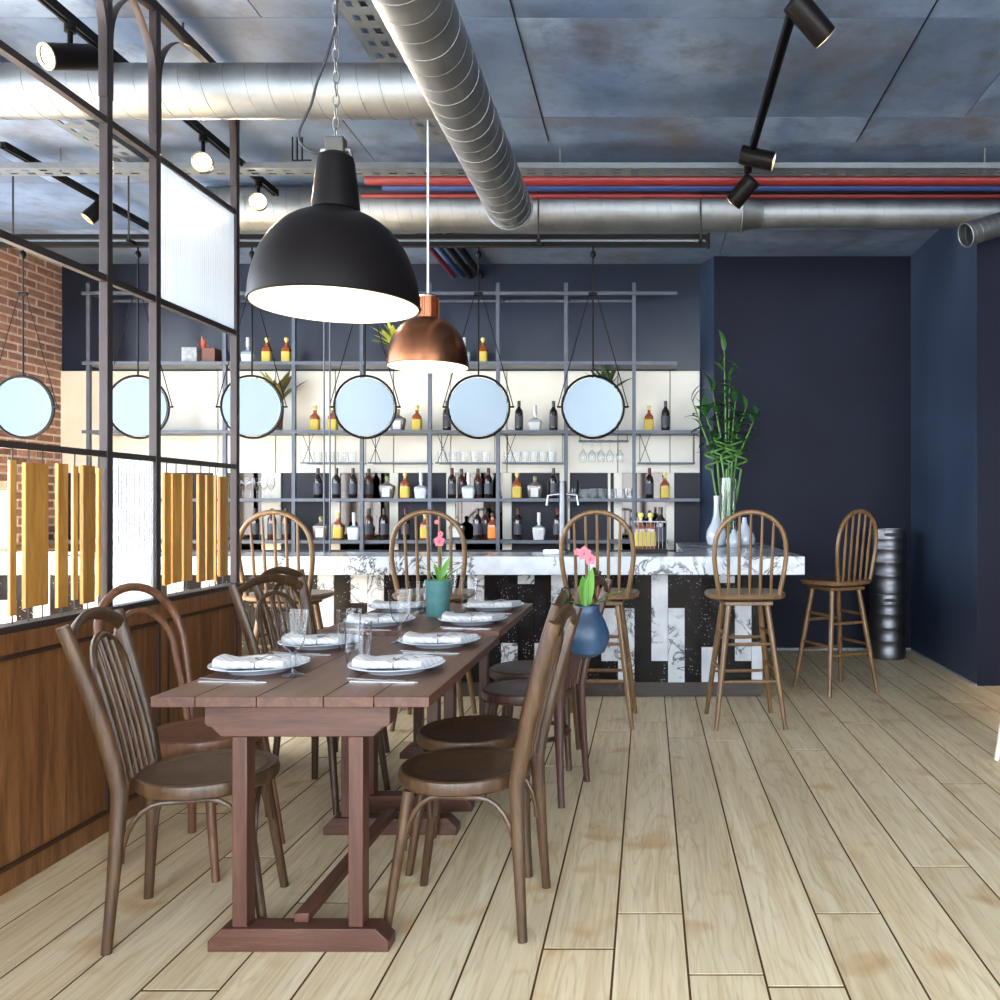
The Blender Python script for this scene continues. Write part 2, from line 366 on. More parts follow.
M_petaldark = plain('petal_rose', (0.42,0.05,0.09), 0.6, var=0.2, scale=40)
M_pot = plain('brown_pot', (0.14,0.05,0.03), 0.6)
M_concrete = plain('grey_concrete', (0.30,0.32,0.34), 0.8, var=0.3, scale=25)
M_teal = plain('teal_ceramic', (0.060,0.165,0.160), 0.5, var=0.2, scale=25, b=0.1)
M_bluevase = plain('blue_ceramic', (0.020,0.050,0.100), 0.45, var=0.45, scale=9, b=0.2)
M_cord = plain('black_cord', (0.012,0.012,0.013), 0.6)
M_chain = plain('chain_metal', (0.22,0.21,0.19), 0.4, 0.8)
M_whiterod = plain('white_rod', (0.72,0.74,0.76), 0.4)
M_socket = plain('socket_dark', (0.06,0.055,0.05), 0.5, 0.4)
M_twine = plain('grey_twine', (0.17,0.17,0.18), 0.8)
M_napkin, nt, p = base('striped_napkin'); v = coords(nt, (1,1,1)); wv = N(nt, 'ShaderNodeTexWave', wave_type='BANDS', bands_direction='DIAGONAL'); wv.inputs['Scale'].default_value = 20
nt.links.new(v, wv.inputs['Vector'])
nt.links.new(ramp(nt, wv.outputs['Fac'], [(0.50,(0.55,0.55,0.56)),(0.70,(0.47,0.455,0.46))]).outputs[0], p.inputs['Base Color']); p.inputs['Roughness'].default_value = 0.85
M_frame = plain('window_frame_black', (0.03,0.03,0.033), 0.4, 0.3)
M_palewood = plain('pale_painted_wood', (0.74,0.66,0.58), 0.45, var=0.06)

# ================================================================== STRUCTURE
BACKY, BARY = 7.82, 8.07
# ---- floor with individual planks
floor = sroot('floor')
MB().box(XL, XR, YF, BARY + 0.05, -0.06, -0.0012).build('subfloor', M_groove, floor)
PW = 0.211; x = -0.0987 - PW * 26
col_i = -26
first = {-1: 2.53, 1: 2.39, 2: 4.78, 3: 2.75, 4: 4.6, -3: 2.2, 0: 5.2}
while x < XR:
    rnd = random.Random(100 + col_i)
    L = 2.45
    y0 = first.get(col_i, rnd.uniform(1.0, 3.4))
    while y0 > YF: y0 -= L
    y = y0
    xa, xb = max(x, XL), min(x + PW, XR)
    while y < BARY:
        ya, yb = max(y, YF), min(y + L, BARY)
        xa2, xb2 = xa, xb
        vis = yb > -0.5
        if xa2 > 2.39 and ya > 6.3: vis = False
        if vis and yb - ya > 0.05 and xb2 - xa2 > 0.03:
            cx, cy = (xa2 + xb2) / 2, (ya + yb) / 2; g = 0.0035
            mb = MB().box(xa2 - cx + g, xb2 - cx - g, ya - cy + 0.005, yb - cy - 0.005, -0.0012, rnd.uniform(-0.0004, 0.0004))
            mb.build('plank', M_floor, floor, loc=(cx, cy, 0), smooth=False)
        y += L
    x += PW; col_i += 1
MB().box(XL, XR, YF, -0.5, -0.0012, -0.0002).build('floor_board_rear', M_floor, floor)

# ---- ceiling of concrete slabs
ceiling = sroot('ceiling')
MB().box(XL - 0.2, XR + 0.2, YF - 0.2, BARY + 0.2, CEIL + 0.012, CEIL + 0.2).build('deck', M_groove, ceiling)
PY = 1.02; y = 4.01 - PY * 7
row = 0
while y < BARY:
    xs = [XL, -3.05 + 0.3 * (row % 2), -0.62, 1.85, 4.2, XR] if row % 2 else [XL, -4.2, -1.8, 0.65, 3.1, XR]
    for a, b in zip(xs[:-1], xs[1:]):
        ya, yb = max(y, YF), min(y + PY, BARY)
        if yb - ya < 0.05: continue
        cx, cy = (a + b) / 2, (ya + yb) / 2; g = 0.003
        MB().box(a - cx + g, b - cx - g, ya - cy + g, yb - cy - g, 0, 0.02).build('slab', M_ceil, ceiling, loc=(cx, cy, CEIL), smooth=False)
    y += PY; row += 1

# ---- walls
XW0, XW1 = 0.60, 0.488        # splayed jamb between plain wall and bar wall
XRW, YRW = 2.39, 6.25         # right wall and its near corner
struct(MB().box(XW0, XRW + 0.3, BACKY, BACKY + 0.45, 0, CEIL).build('wall_back', M_navy))
struct(MB().prism([(XW0, BACKY), (XW1, BARY), (XW1, BARY + 0.2), (XW0, BARY + 0.2)], 2, 0, CEIL).build('wall_jamb', M_navylit))
struct(MB().box(XRW, XRW + 0.3, YRW, BACKY + 0.1, 0, CEIL).build('wall_right', M_navylit))
struct(MB().box(XRW + 0.0005, XR + 0.2, YRW - 0.001, YRW + 0.25, 0, CEIL).build('wall_right_front', M_navy))
struct(MB().box(XR, XR + 0.2, YF - 0.2, YRW + 0.1, 0, CEIL).build('wall_right_side', M_navy))
# baseboard along the right walls
struct(MB().box(XRW - 0.015, XRW, YRW, BACKY, 0, 0.012).build('baseboard_right', M_concrete))
struct(MB().box(XW0, XRW, BACKY - 0.012, BACKY, 0, 0.02).build('baseboard_back', M_concrete))

# bar wall: navy above, cream panels in the middle, slate / mirror panels below
bar_wall = sroot('wall_bar')
MB().box(XL - 0.2, XW1 + 0.02, BARY, BARY + 0.2, 0, CEIL).build('wall_plaster', M_navybar, bar_wall)
zc0, zc1 = Z(473, BARY), Z(371, BARY)
joints = [62, 104, 161.5, 219.5, 277, 336.5, 394.5, 451.5, 507.5, 565, 618, 670, 700]
for a, b in zip(joints[:-1], joints[1:]):
    xa, xb = X(a, BARY), X(b, BARY) if b < 700 else XW1
    if a == 62: xa = XL
    MB().cbox(xa + 0.004, xb - 0.004, -zc1 + 0.004, -zc0, 0, 0.03, 0.004, Matrix(((1,0,0,0),(0,0,-1,BARY),(0,-1,0,0),(0,0,0,1)))).build('cream_panel', M_cream, bar_wall)
zlow = 0.9
strips = [(43,50), (99,108), (157,166), (215,224), (263,282), (332,341), (390.5,399), (447,456), (503,512), (560,570), (608,610.5), (614,622), (666,674)]
prev = None
for a, b in strips:
    if a < 62: prev = b; continue
    MB().box(X(a, BARY), X(b, BARY), BARY - 0.03, BARY, zlow, zc0).build('cream_stile', M_cream, bar_wall)
lows = [(62,99,0), (108,157,1), (166,215,0), (224,263,1), (282,332,0), (341,390.5,1), (399,447,0), (456,503,1), (512,560,0), (570,608,0), (610.5,614,0), (622,666,1), (674,700,0)]
for a, b, mir in lows:
    xb = X(b, BARY) if b < 700 else XW1
    xa = X(a, BARY) if a > 62 else XL
    MB().box(xa + 0.002, xb - 0.002, BARY - 0.015, BARY, zlow, zc0 - 0.002).build('mirror_panel' if mir else 'slate_panel', M_wallmirror if mir else M_slate, bar_wall)

# ---- left wall: brick piers and large windows
wl = sroot('wall_left')
LW1 = (6.72, 7.385)           # low window close to the bar wall
LZ0, LZ1 = 0.95, 1.445
m = MB(); T = 0.22
def wseg(y0, y1, z0, z1): m.box(XL - T, XL, y0, y1, z0, z1)
wseg(YF - 0.2, BARY + 0.2, 0, WZ0); wseg(YF - 0.2, BARY + 0.2, WZ1, CEIL)
ed = [YF - 0.2] + [q for w in WINDOWS_LEFT for q in w] + [LW1[0]]
for i in range(0, len(ed), 2): wseg(ed[i], ed[i + 1], WZ0, WZ1)
wseg(LW1[0], LW1[1], WZ0, LZ0); wseg(LW1[0], LW1[1], LZ1, WZ1); wseg(LW1[1], BARY + 0.2, WZ0, WZ1)
m.build('mortar_bed', M_mortar, wl, smooth=False)
brick_me = [MB().box(0, 0.010, -0.104, 0.104, -0.0275, 0.0275).mesh('brick', M_brick, False), MB().box(0, 0.010, -0.048, 0.048, -0.0275, 0.0275).mesh('brick_half', M_brick, False)]
nb = 0
for r in range(47):
    zc = 0.04 + r * 0.0755
    off = 0.115 if r % 2 else 0.0
    y = BARY - 0.008 - off
    if off: 
        inst(brick_me[1], 'brick', wl, (XL + random.uniform(-0.003, 0.001), BARY - 0.058, zc))
    while y - 0.214 > 6.62:
        yc = y - 0.107
        hit = (yc + 0.107 > LW1[0] and yc - 0.107 < LW1[1] and zc + 0.03 > LZ0 and zc - 0.03 < LZ1)
        if not hit and not (nb > 290):
            inst(brick_me[0], 'brick', wl, (XL + random.uniform(-0.003, 0.002), yc, zc)); nb += 1
        y -= 0.23
# windows
wi = 1
def window_x(y0, y1, z0, z1, nmull):
    global wi
    w = sroot('window_%d' % wi); wi += 1
    xm = XL - 0.11
    MB().box(xm - 0.004, xm + 0.004, y0 + 0.04, y1 - 0.04, z0 + 0.04, z1 - 0.04).build('pane', M_pane, w)
    f = MB()
    f.box(xm-0.03, xm+0.03, y0, y1, z0, z0+0.045).box(xm-0.03, xm+0.03, y0, y1, z1-0.045, z1).box(xm-0.03, xm+0.03, y0, y0+0.045, z0+0.045, z1-0.045).box(xm-0.03, xm+0.03, y1-0.045, y1, z0+0.045, z1-0.045)
    f.build('window_frame', M_frame, w)
    for i in range(nmull):
        yy = y0 + (y1 - y0) * (i + 1) / (nmull + 1)
        MB().box(xm-0.02, xm+0.02, yy-0.015, yy+0.015, z0+0.045, z1-0.045).build('mullion', M_frame, w)
for a, b in WINDOWS_LEFT: window_x(a, b, WZ0, WZ1, 1)
window_x(LW1[0], LW1[1], LZ0, LZ1, 0)
# ---- front wall (behind the viewer) with shop windows
wf = sroot('wall_front'); m = MB()
m.box(XL - 0.2, XR + 0.2, YF - 0.22, YF, 0, WZ0).box(XL - 0.2, XR + 0.2, YF - 0.22, YF, WZ1, CEIL)
ed = [XL - 0.2] + [q for w in WINDOWS_FRONT for q in w] + [XR + 0.2]
for i in range(0, len(ed), 2): m.box(ed[i], ed[i+1], YF - 0.22, YF, WZ0, WZ1)
m.build('wall_plaster', M_navy, wf, smooth=False)
for a, b in WINDOWS_FRONT:
    w = sroot('window_%d' % wi); wi += 1; ym = YF - 0.11
    MB().box(a+0.04, b-0.04, ym-0.004, ym+0.004, WZ0+0.04, WZ1-0.04).build('pane', M_pane, w)
    f = MB().box(a, b, ym-0.03, ym+0.03, WZ0, WZ0+0.045).box(a, b, ym-0.03, ym+0.03, WZ1-0.045, WZ1).box(a, a+0.045, ym-0.03, ym+0.03, WZ0+0.045, WZ1-0.045).box(b-0.045, b, ym-0.03, ym+0.03, WZ0+0.045, WZ1-0.045)
    f.build('window_frame', M_frame, w)

# ================================================================== BAR
SF, SB = 5.55, 6.12           # slab front and back
ZS1, ZS0 = Z(556.5, SF), Z(575, SF)
XS = X(805, SF)
BF = DF(697)                  # front face of the bar base
XB1 = X(762.5, BF)
bar = thing('bar_counter', 'long bar counter with thick white marble top and black terrazzo front', 'bar counter', (0, BF, 0))
XBL = -4.75
MB().prism([(XBL-0.12, SF-BF), (XS, SF-BF), (XS, 7.74-BF), (0.25, 7.74-BF), (0.25, SB-BF), (XBL-0.12, SB-BF)], 2, ZS0, ZS1).build('marble_top', M_marble, bar, bevel=0.004)
body = MB().prism([(XBL, 0.02), (XB1-0.02, 0.02), (XB1-0.02, 7.70-BF), (0.32, 7.70-BF), (0.32, 0.24), (XBL, 0.24)], 2, 0.10, ZS0 - 0.002).build('bar_body', M_terrazzo, bar)
MB().prism([(XBL, 0.012), (XB1-0.012, 0.012), (XB1-0.012, 7.70-BF), (0.33, 7.70-BF), (0.33, 0.25), (XBL, 0.25)], 2, 0.001, 0.0995).build('plinth', M_terrwood, bar)
def BX(px): return X(px, BF)
def BZ(py): return Z(py, BF)
blocks = [(317,334,575,627),(350,367,575,603),(367,384.5,575,614),(467,484,575,601),(517,534,575,584),(500,517,643,663),(534,551,643,672),(551,567.5,575,617),
          (601,617.5,608,661),(617.5,634.5,608,685),(651,668,575,661),(668,684.5,608,683),(701.5,718,647,682),(718,735,575,583),(735,751.5,598,661),(751.5,762.5,642,682),
          (200,217,575,620),(217,234,600,660),(167,184,575,640),(117,134,600,650),(84,100,575,612),(100,117,575,600),(33,50,575,660),(0,17,600,670),(-40,-23,575,630)]
cols = [-57 + 16.75*i for i in range(49)]
edges = [762.5, 751.5] + [751.5 - 16.7*i for i in range(1, 50)]
edges = sorted(edges)
for a, b in zip(edges[:-1], edges[1:]):
    if BX(a) < XBL: continue
    mid = (a + b) / 2
    bl = sorted([(q[2], q[3]) for q in blocks if q[0] < mid < q[1]])
    z_top = ZS0 - 0.002; y_cur = 575.0
    segs = []
    for t0, t1 in bl:
        if t0 > y_cur + 1: segs.append((y_cur, t0, 0))
        segs.append((t0, t1, 1)); y_cur = t1
    segs.append((y_cur, 683.5, 0))
    for y0, y1, w in segs:
        zt = min(BZ(y0), ZS0 - 0.003) if y0 > 576 else ZS0 - 0.003
        zb = max(BZ(y1), 0.1)
        if zt - zb < 0.01: continue
        cx, cz = (BX(a)+BX(b))/2, (zt+zb)/2; hw = (BX(b)-BX(a))/2 - 0.0012; hh = (zt-zb)/2 - 0.001
        d = 0.004 if w else 0.0
        MB().box(-hw, hw, -d, 0.0195, -hh, hh).build('marble_block' if w else 'terrazzo_block', M_marble if w else M_terrazzo, bar, loc=(cx, 0, cz), smooth=False)

# beer tap tower
bt = at(563, 552, 5.98)
tap = thing('beer_tap_tower', 'polished steel beer tap column with two taps on marble counter', 'beer tap', (bt.x, 5.98, ZS1))
ht = Z(481, 5.98) - ZS1
MB().lathe([(0.045,0),(0.045,0.015),(0.028,0.03),(0.026,ht-0.02),(0.022,ht),(0,ht)], 20).build('column', M_keg, tap)
for s in (-1, 1):
    mm = MB(); mm.cyl((s*0.02,0,ht-0.09), (s*0.10,-0.01,ht-0.10), 0.010, 10).cyl((s*0.10,-0.01,ht-0.10),(s*0.11,-0.02,ht-0.17),0.009,10)
    t_ = mm.build('tap', M_steel, tap)
    MB().lathe([(0.006,0),(0.011,0.02),(0.013,0.07),(0.006,0.10),(0,0.10)], 10, Matrix.Translation((s*0.098,-0.01,ht-0.095))).build('tap_handle', M_black, t_)
bd = at(552, 553, 5.85)
tray = thing('drip_tray', 'small pale steel drip tray beside the beer tap', 'tray', (bd.x, 5.85, ZS1))
MB().box(-0.055,0.055,-0.06,0.06,0,0.03).build('tray_body', M_white, tray, bevel=0.004)
MB().box(-0.045,0.045,-0.05,0.05,0.0301,0.033).build('grille', M_steel, tray)

# ================================================================== BAR SHELVING
DS, DB = 7.75, 8.035
rack = thing('shelf_rack', 'open steel pipe shelf rack with many bays along the bar wall', 'shelf', (0, 0, 0))
vx = [89, 157, 225, 294, 362, 430, 498, 566, 634]
ztop = Z(283, DS)
rows_z = [Z(294, DS), Z(363.5, DS), Z(432, DS), Z(500, DS)]
for px in vx:
    zt = ztop
    MB().box(X(px,DS)-0.016, X(px,DS)+0.016, DS-0.016, DS+0.016, 0.0, zt).build('upright', M_rackmetal, rack)
xl, xr1, xr2 = X(84, DS), X(677, DS), X(699.5, DS)
for i, z in enumerate(rows_z):
    xr = xr1 if i < 2 else xr2
    MB().box(xl, xr, DS-0.034, DS-0.0165, z-0.014, z+0.014).build('front_rail', M_rackmetal, rack)
    if i == 0:
        MB().box(xl, X(634, DS), DB-0.02, DB, z-0.012, z+0.012).build('back_rail', M_rackmetal, rack)
        for px in vx: MB().box(X(px,DS)-0.008, X(px,DS)+0.008, DS+0.0165, DB-0.021, z-0.008, z+0.008).build('cross_bar', M_rackmetal, rack)
    else:
        MB().box(xl, xr, DS+0.0165, DB, z-0.010, z+0.004).build('shelf_plate', M_rackmetal, rack)
SHZ = {1: rows_z[1] + 0.004, 2: rows_z[2] + 0.004, 3: rows_z[3] + 0.004}
ZC = 1.0
MB().box(XL + 0.02, X(668, DS), DS + 0.0165, DB, ZC - 0.03, ZC).build('lower_shelf', M_rackmetal, rack)
SHZ[4] = ZC
# hanging wire shelves below the second plate
ZW = Z(462.5, 7.85)
for a, b in ((294,362),(362,430),(430,498),(498,566),(634,699)):
    xa, xb = X(a,DS)+0.03, X(b,DS)-0.03
    mm = MB().box(xa, xb, DS+0.06, DS+0.07, ZW-0.012, ZW).box(xa, xb, DS+0.22, DS+0.23, ZW-0.012, ZW)
    for q in range(9): yy = DS + 0.075 + q*0.017; mm.box(xa, xb, yy, yy+0.003, ZW-0.006, ZW-0.003)
    ws = mm.build('wire_shelf', M_rackmetal, rack)
    zt = rows_z[2] - 0.010; xx = xa + 0.02
    for p0, p1 in (((xx, DS+0.065, zt), (xx+0.10, DS+0.065, ZW-0.005)), ((xx+0.10, DS+0.071, zt), (xx, DS+0.071, ZW-0.005)), ((xx, DS+0.225, zt), (xx, DS+0.225, ZW-0.005)),
                   ((xb-0.01, DS+0.065, zt), (xb-0.01, DS+0.065, ZW-0.005)), ((xb-0.01, DS+0.225, zt), (xb-0.01, DS+0.225, ZW-0.005))):
        MB().cyl(p0, p1, 0.003, 6).build('hanger_wire', M_black, ws)
# rack for hanging stemware in the 566-634 bay
zr = Z(441, DS+0.1)
mm = MB().box(X(578,DS), X(628,DS), DS+0.06, DS+0.08, zr-0.01, zr+0.004).box(X(578,DS), X(628,DS), DS+0.13, DS+0.15, zr-0.01, zr+0.004)
for px in (579, 627): mm.cyl((X(px,DS), DS+0.105, zr), (X(px,DS), DS+0.105, rows_z[2]-0.01), 0.004, 6); mm.box(X(px,DS)-0.006, X(px,DS)+0.006, DS+0.06, DS+0.15, zr-0.01, zr+0.004)
mm.build('stemware_hanger', M_rackmetal, rack)

# ---- bottles
def bottle(name, label, cat, kind):
    t = thing(name, label, cat)
    if kind in ('wine', 'brown'):
        MB().lathe([(0.0365,0),(0.0385,0.004),(0.0385,0.175),(0.034,0.20),(0.017,0.225),(0.0145,0.24),(0.0145,0.245)], 14).build('bottle_glass', M_darkbottle if kind == 'wine' else M_brownbottle, t)
        MB().lathe([(0.0391,0.05),(0.0391,0.15)], 14).build('paper_label', M_lblgrey, t)
        MB().lathe([(0.0155,0.228),(0.0155,0.285),(0.013,0.288),(0,0.288)], 12).build('capsule', M_capdark, t)
    elif kind == 'maroon':
        MB().lathe([(0.0365,0),(0.0385,0.004),(0.0385,0.175),(0.034,0.20),(0.017,0.225),(0.0145,0.24),(0.0145,0.245)], 14).build('bottle_glass', M_darkbottle, t)
        MB().lathe([(0.0391,0.05),(0.0391,0.15)], 14).build('paper_label', M_lblgrey, t)
        MB().lathe([(0.0158,0.226),(0.0158,0.285),(0.013,0.289),(0,0.289)], 12).build('capsule', M_capred, t)
    elif kind in ('yellow', 'orange'):
        MB().lathe([(0.038,0),(0.041,0.005),(0.041,0.135),(0.037,0.15),(0.018,0.172),(0.014,0.18),(0.014,0.205)], 20, None, (5, 0.75)).build('bottle_glass', M_amber, t)
        MB().lathe([(0.0417,0.018),(0.0417,0.118)], 20, None, (5, 0.75)).build('paper_label', M_lblyellow if kind == 'yellow' else M_lblorange, t)
        MB().lathe([(0.012,0.203),(0.012,0.215),(0.019,0.222),(0.021,0.236),(0.014,0.248),(0,0.25)], 12).build('stopper', M_cork if kind == 'yellow' else M_capred, t)
    elif kind == 'decanter':
        MB().lathe([(0.05,0),(0.055,0.005),(0.073,0.11),(0.070,0.128),(0.03,0.15),(0.016,0.16),(0.016,0.185)], 20, None, (4, 0.55)).build('bottle_glass', M_smokebottle, t)
        MB().box(-0.034,0.034,-0.043,-0.038,0.025,0.105).build('paper_label', M_lblwhite, t)
        MB().lathe([(0.014,0.184),(0.019,0.19),(0.019,0.205),(0.012,0.214),(0,0.215)], 12).build('stopper', M_capgreen, t)
    elif kind == 'clear':
        MB().lathe([(0.046,0),(0.049,0.005),(0.060,0.105),(0.056,0.115),(0.025,0.128),(0.013,0.135),(0.013,0.17)], 20, None, (5, 0.6)).build('bottle_glass', M_clearbottle, t)
        MB().lathe([(0.0485,0.004),(0.0590,0.092)], 20, None, (5, 0.62)).build('paper_label', M_lblwhite, t)
        MB().lathe([(0.0175,0.165),(0.0175,0.245),(0.015,0.25),(0,0.25)], 14).build('cap', M_white, t)
    return t
KN = {'wine': ('wine_bottle', 'dark wine bottle with a grey label'), 'brown': ('brown_bottle', 'brown glass bottle with a grey label'), 'maroon': ('maroon_capped_bottle', 'dark wine bottle with a maroon capsule'),
      'yellow': ('whisky_bottle', 'amber whisky bottle with a yellow label'), 'orange': ('liqueur_bottle', 'amber bottle with a bright orange label'),
      'decanter': ('decanter_bottle', 'broad-shouldered decanter bottle with a small white label'), 'clear': ('spirit_bottle', 'clear spirit bottle with tall white cap')}
SN = {1: 'on the top shelf', 2: 'on the shelf behind the mirrors', 3: 'on the third shelf down', 4: 'on the lowest back bar shelf'}
SHORT = {'wine':'dark bottle','brown':'brown bottle','maroon':'maroon-capped bottle','yellow':'yellow-label bottle','orange':'orange-label bottle','decanter':'decanter','clear':'white-capped bottle'}
LB2 = {'wine':'dark grey-label wine bottle','brown':'brown grey-label bottle','maroon':'dark maroon-capped bottle','yellow':'yellow-label whisky bottle','orange':'orange-label amber bottle','decanter':'broad white-label decanter','clear':'white-capped clear bottle'}
SN2 = {1:'on top shelf', 2:'behind the mirrors', 3:'on third shelf', 4:'on lowest shelf'}
shelf_bottles = {
 1: [(248,'clear'),(267,'yellow'),(286.5,'yellow'),(464,'clear'),(483,'yellow')],
 2: [(315,'yellow'),(333,'yellow'),(398,'decanter'),(417,'yellow'),(447,'wine'),(519,'wine'),(535,'clear'),(553.5,'wine'),(649,'yellow'),(665.5,'wine')],
 3: [(318,'wine'),(336.5,'wine'),(353,'wine'),(369,'brown'),(387,'decanter'),(405,'yellow'),(421,'clear'),(452,'maroon'),(461.5,'brown'),(468.5,'clear'),(478,'brown'),(488.5,'maroon'),(517,'yellow'),(535,'decanter'),(553.5,'wine'),(649.5,'maroon'),(665,'yellow')],
 4: [(255,'wine'),(272,'brown'),(286,'brown'),(321,'decanter'),(338,'yellow'),(354,'clear'),(369,'brown'),(384,'wine'),(405.5,'maroon'),(425,'yellow'),(457,'decanter'),(477.5,'wine'),(485.5,'brown'),(492.5,'orange'),(518,'maroon'),(539,'clear'),(557.5,'maroon')],
}
proto = {}
for sh, lst in shelf_bottles.items():
    back = 0
    for px, kind in lst:
        d = DS + 0.10
        if (sh, px) in ((3,461.5),(3,478),(3,369),(4,485.5)): d = DS + 0.20
        loc = (X(px, d), d, SHZ[sh])
        nm, lb = KN[kind]
        ks = [q[1] for q in sorted(lst)]; ii = [q[0] for q in sorted(lst)].index(px)
        nbr = [SHORT[ks[j]] for j in (ii-1, ii+1) if 0 <= j < len(ks)]
        where = ('between two ' + nbr[0] + 's') if len(nbr) == 2 and nbr[0] == nbr[1] else ('between ' + nbr[0] + ' and ' + nbr[1] if len(nbr) == 2 else 'at row end by ' + nbr[0])
        lab = LB2[kind] + ' ' + SN2[sh] + ' ' + where; grp = nm.replace('_', ' ') + 's ' + SN[sh]
        if kind not in proto:
            t = bottle(nm, lab, 'bottle', kind); t.location = loc; t['group'] = grp; proto[kind] = t
        else: dup(proto[kind], loc, random.uniform(-0.15, 0.15) if kind in ('wine','brown','maroon') else 0, lab, grp)

# ---- glasses on the shelves
def lathe_glass(name, label, prof, mat=None, cat='glass', n=18, group=None):
    o = MB().lathe(prof, n, cap=False).build(name, mat or M_glass); return tag(o, label, cat, group)
tum_prof = [(0.0,0.004),(0.028,0.004),(0.030,0.0),(0.034,0.0),(0.040,0.10),(0.0390,0.1003)]
tproto = None
def place_glass(proto, px, d, z, label, group, name=None):
    o = proto.copy(); COL.objects.link(o); o.location = (X(px, d), d, z); o['label'] = label; o['group'] = group; return o
TB = lambda px: 'clear tumbler on the wire shelf ' + ('crossed by the twin rods' if px < 362 else 'below the mirror under the copper lamp' if px < 498 else 'next to the hanging stemmed glasses')
first_t = lathe_glass('tumbler', TB(306), tum_prof, group='tumblers on the wire shelves')
first_t.location = (X(306, DS+0.14), DS+0.14, ZW)
for px in (318,330,342,352, 442,453,464,475,486, 508,516.5,525,534,543,552):
    place_glass(first_t, px, DS+0.14, ZW, TB(px), 'tumblers on the wire shelves')
for px in (575,584,593,602,611,620,628):
    place_glass(first_t, px, DS+0.10, SHZ[3], 'clear tumbler on the third shelf down among bottles', 'tumblers on the third shelf')
wine_prof = [(0.0,0.0),(0.033,0.0),(0.033,0.003),(0.006,0.010),(0.004,0.02),(0.004,0.085),(0.012,0.095),(0.034,0.13),(0.036,0.155),(0.030,0.20),(0.0292,0.2003)]
hang = lathe_glass('stemmed_glass', 'stemmed glass hanging upside down from the shelf hanger', wine_prof, group='stemmed glasses hanging under the shelf')
for i, px in enumerate((583,592,601,610,620)):
    o = hang if i == 0 else hang.copy()
    if i: COL.objects.link(o)
    o.location = (X(px, DS+0.105), DS+0.105, zr + 0.004 - 0.003); o.rotation_euler = (PI, 0, 0); o.location.z = zr + 0.0075
stand = None
for i, px in enumerate((243,250,257,264,271)):
    o = hang.copy(); COL.objects.link(o); o.location = (X(px, DS+0.12), DS+0.12, SHZ[3]); o.rotation_euler = (0,0,0)
    o['label'] = 'stemmed glass standing on the third shelf down'; o['group'] = 'stemmed glasses standing on the third shelf'

# ---- potted plants on the shelves
def leaf_mesh(name, L, W, mat, bend=0.25, n=5, fold=0.15):
    vs = []; fs = []
    for i in range(n + 1):
        t = i / n; w = W * math.sin(PI * (0.08 + 0.92 * t)) ** 0.8 if i < n else 0.001
        if i == 0: w = W * 0.25
        y = L * t; z = -bend * L * t * t
        vs += [(-w/2, y, z + fold*w), (0, y, z), (w/2, y, z + fold*w)]
    for i in range(n):
        a = i*3; fs += [(a, a+1, a+4, a+3), (a+1, a+2, a+5, a+4)]
    m = MB(); m.add(vs, fs); return m.mesh(name, mat)
def shelf_plant(label, loc, pot_r, pot_h, mat, n, L, W, spread, seed, tilt=(20, 75)):
    rnd = random.Random(seed)
    t = thing('potted_plant', label, 'plant', loc)
    MB().lathe([(pot_r*0.75,0),(pot_r,pot_h),(pot_r*0.9,pot_h),(pot_r*0.85,pot_h-0.01),(0,pot_h-0.01)], 16).build('pot', M_pot, t)
    me = leaf_mesh('leaf', L, W, mat)
    for i in range(n):
        a = 2*PI*i/n*1.9 + rnd.uniform(-0.3,0.3); el = math.radians(rnd.uniform(*tilt)); s = rnd.uniform(0.7,1.1)
        reach = L*s*math.cos(el)*math.cos(a)
        if reach > 0.10: el = math.acos(min(1, 0.10/(L*s*math.cos(a))))
        inst(me, 'leaf', t, (0, 0, pot_h - 0.012), (el, 0, a), (s, s, s))
    return t
d = DS + 0.115
shelf_plant('olive broad-leaved plant in brown pot behind a hanging mirror', (X(277,d), d, SHZ[2]), 0.06, 0.24, M_leafolive, 26, 0.36, 0.075, 0.2, 3, (38, 85))
shelf_plant('dark green spiky plant in brown pot behind a hanging mirror', (X(608,d), d, SHZ[2]), 0.06, 0.36, M_leafdark, 16, 0.30, 0.070, 0.2, 5, (30, 85))
shelf_plant('yellow-green bushy plant on the top shelf behind the copper lamp', (X(394,d), d, SHZ[1]), 0.06, 0.17, M_leafyellow, 26, 0.27, 0.06, 0.2, 9, (30, 85))
shelf_plant('small red-leaved plant in a dark pot beside a concrete block', (X(203,d), d, SHZ[1]), 0.03, 0.10, plain('leaf_red', (0.45,0.09,0.05), 0.6), 6, 0.16, 0.03, 0.1, 11, (60, 88))
tag(MB().box(-0.07,0.07,-0.07,0.07,0,0.15).build('concrete_block', M_concrete, None, bevel=0.006, loc=(X(193,d-0.02), d-0.02, SHZ[1])), 'grey concrete block standing on the top shelf', 'block')
tag(MB().box(-0.06,0.06,-0.06,0.06,0,0.145).build('wooden_block', M_pot, None, bevel=0.004, loc=(X(211.5,d-0.02), d-0.02, SHZ[1])), 'dark brown wooden block on the top shelf', 'block')

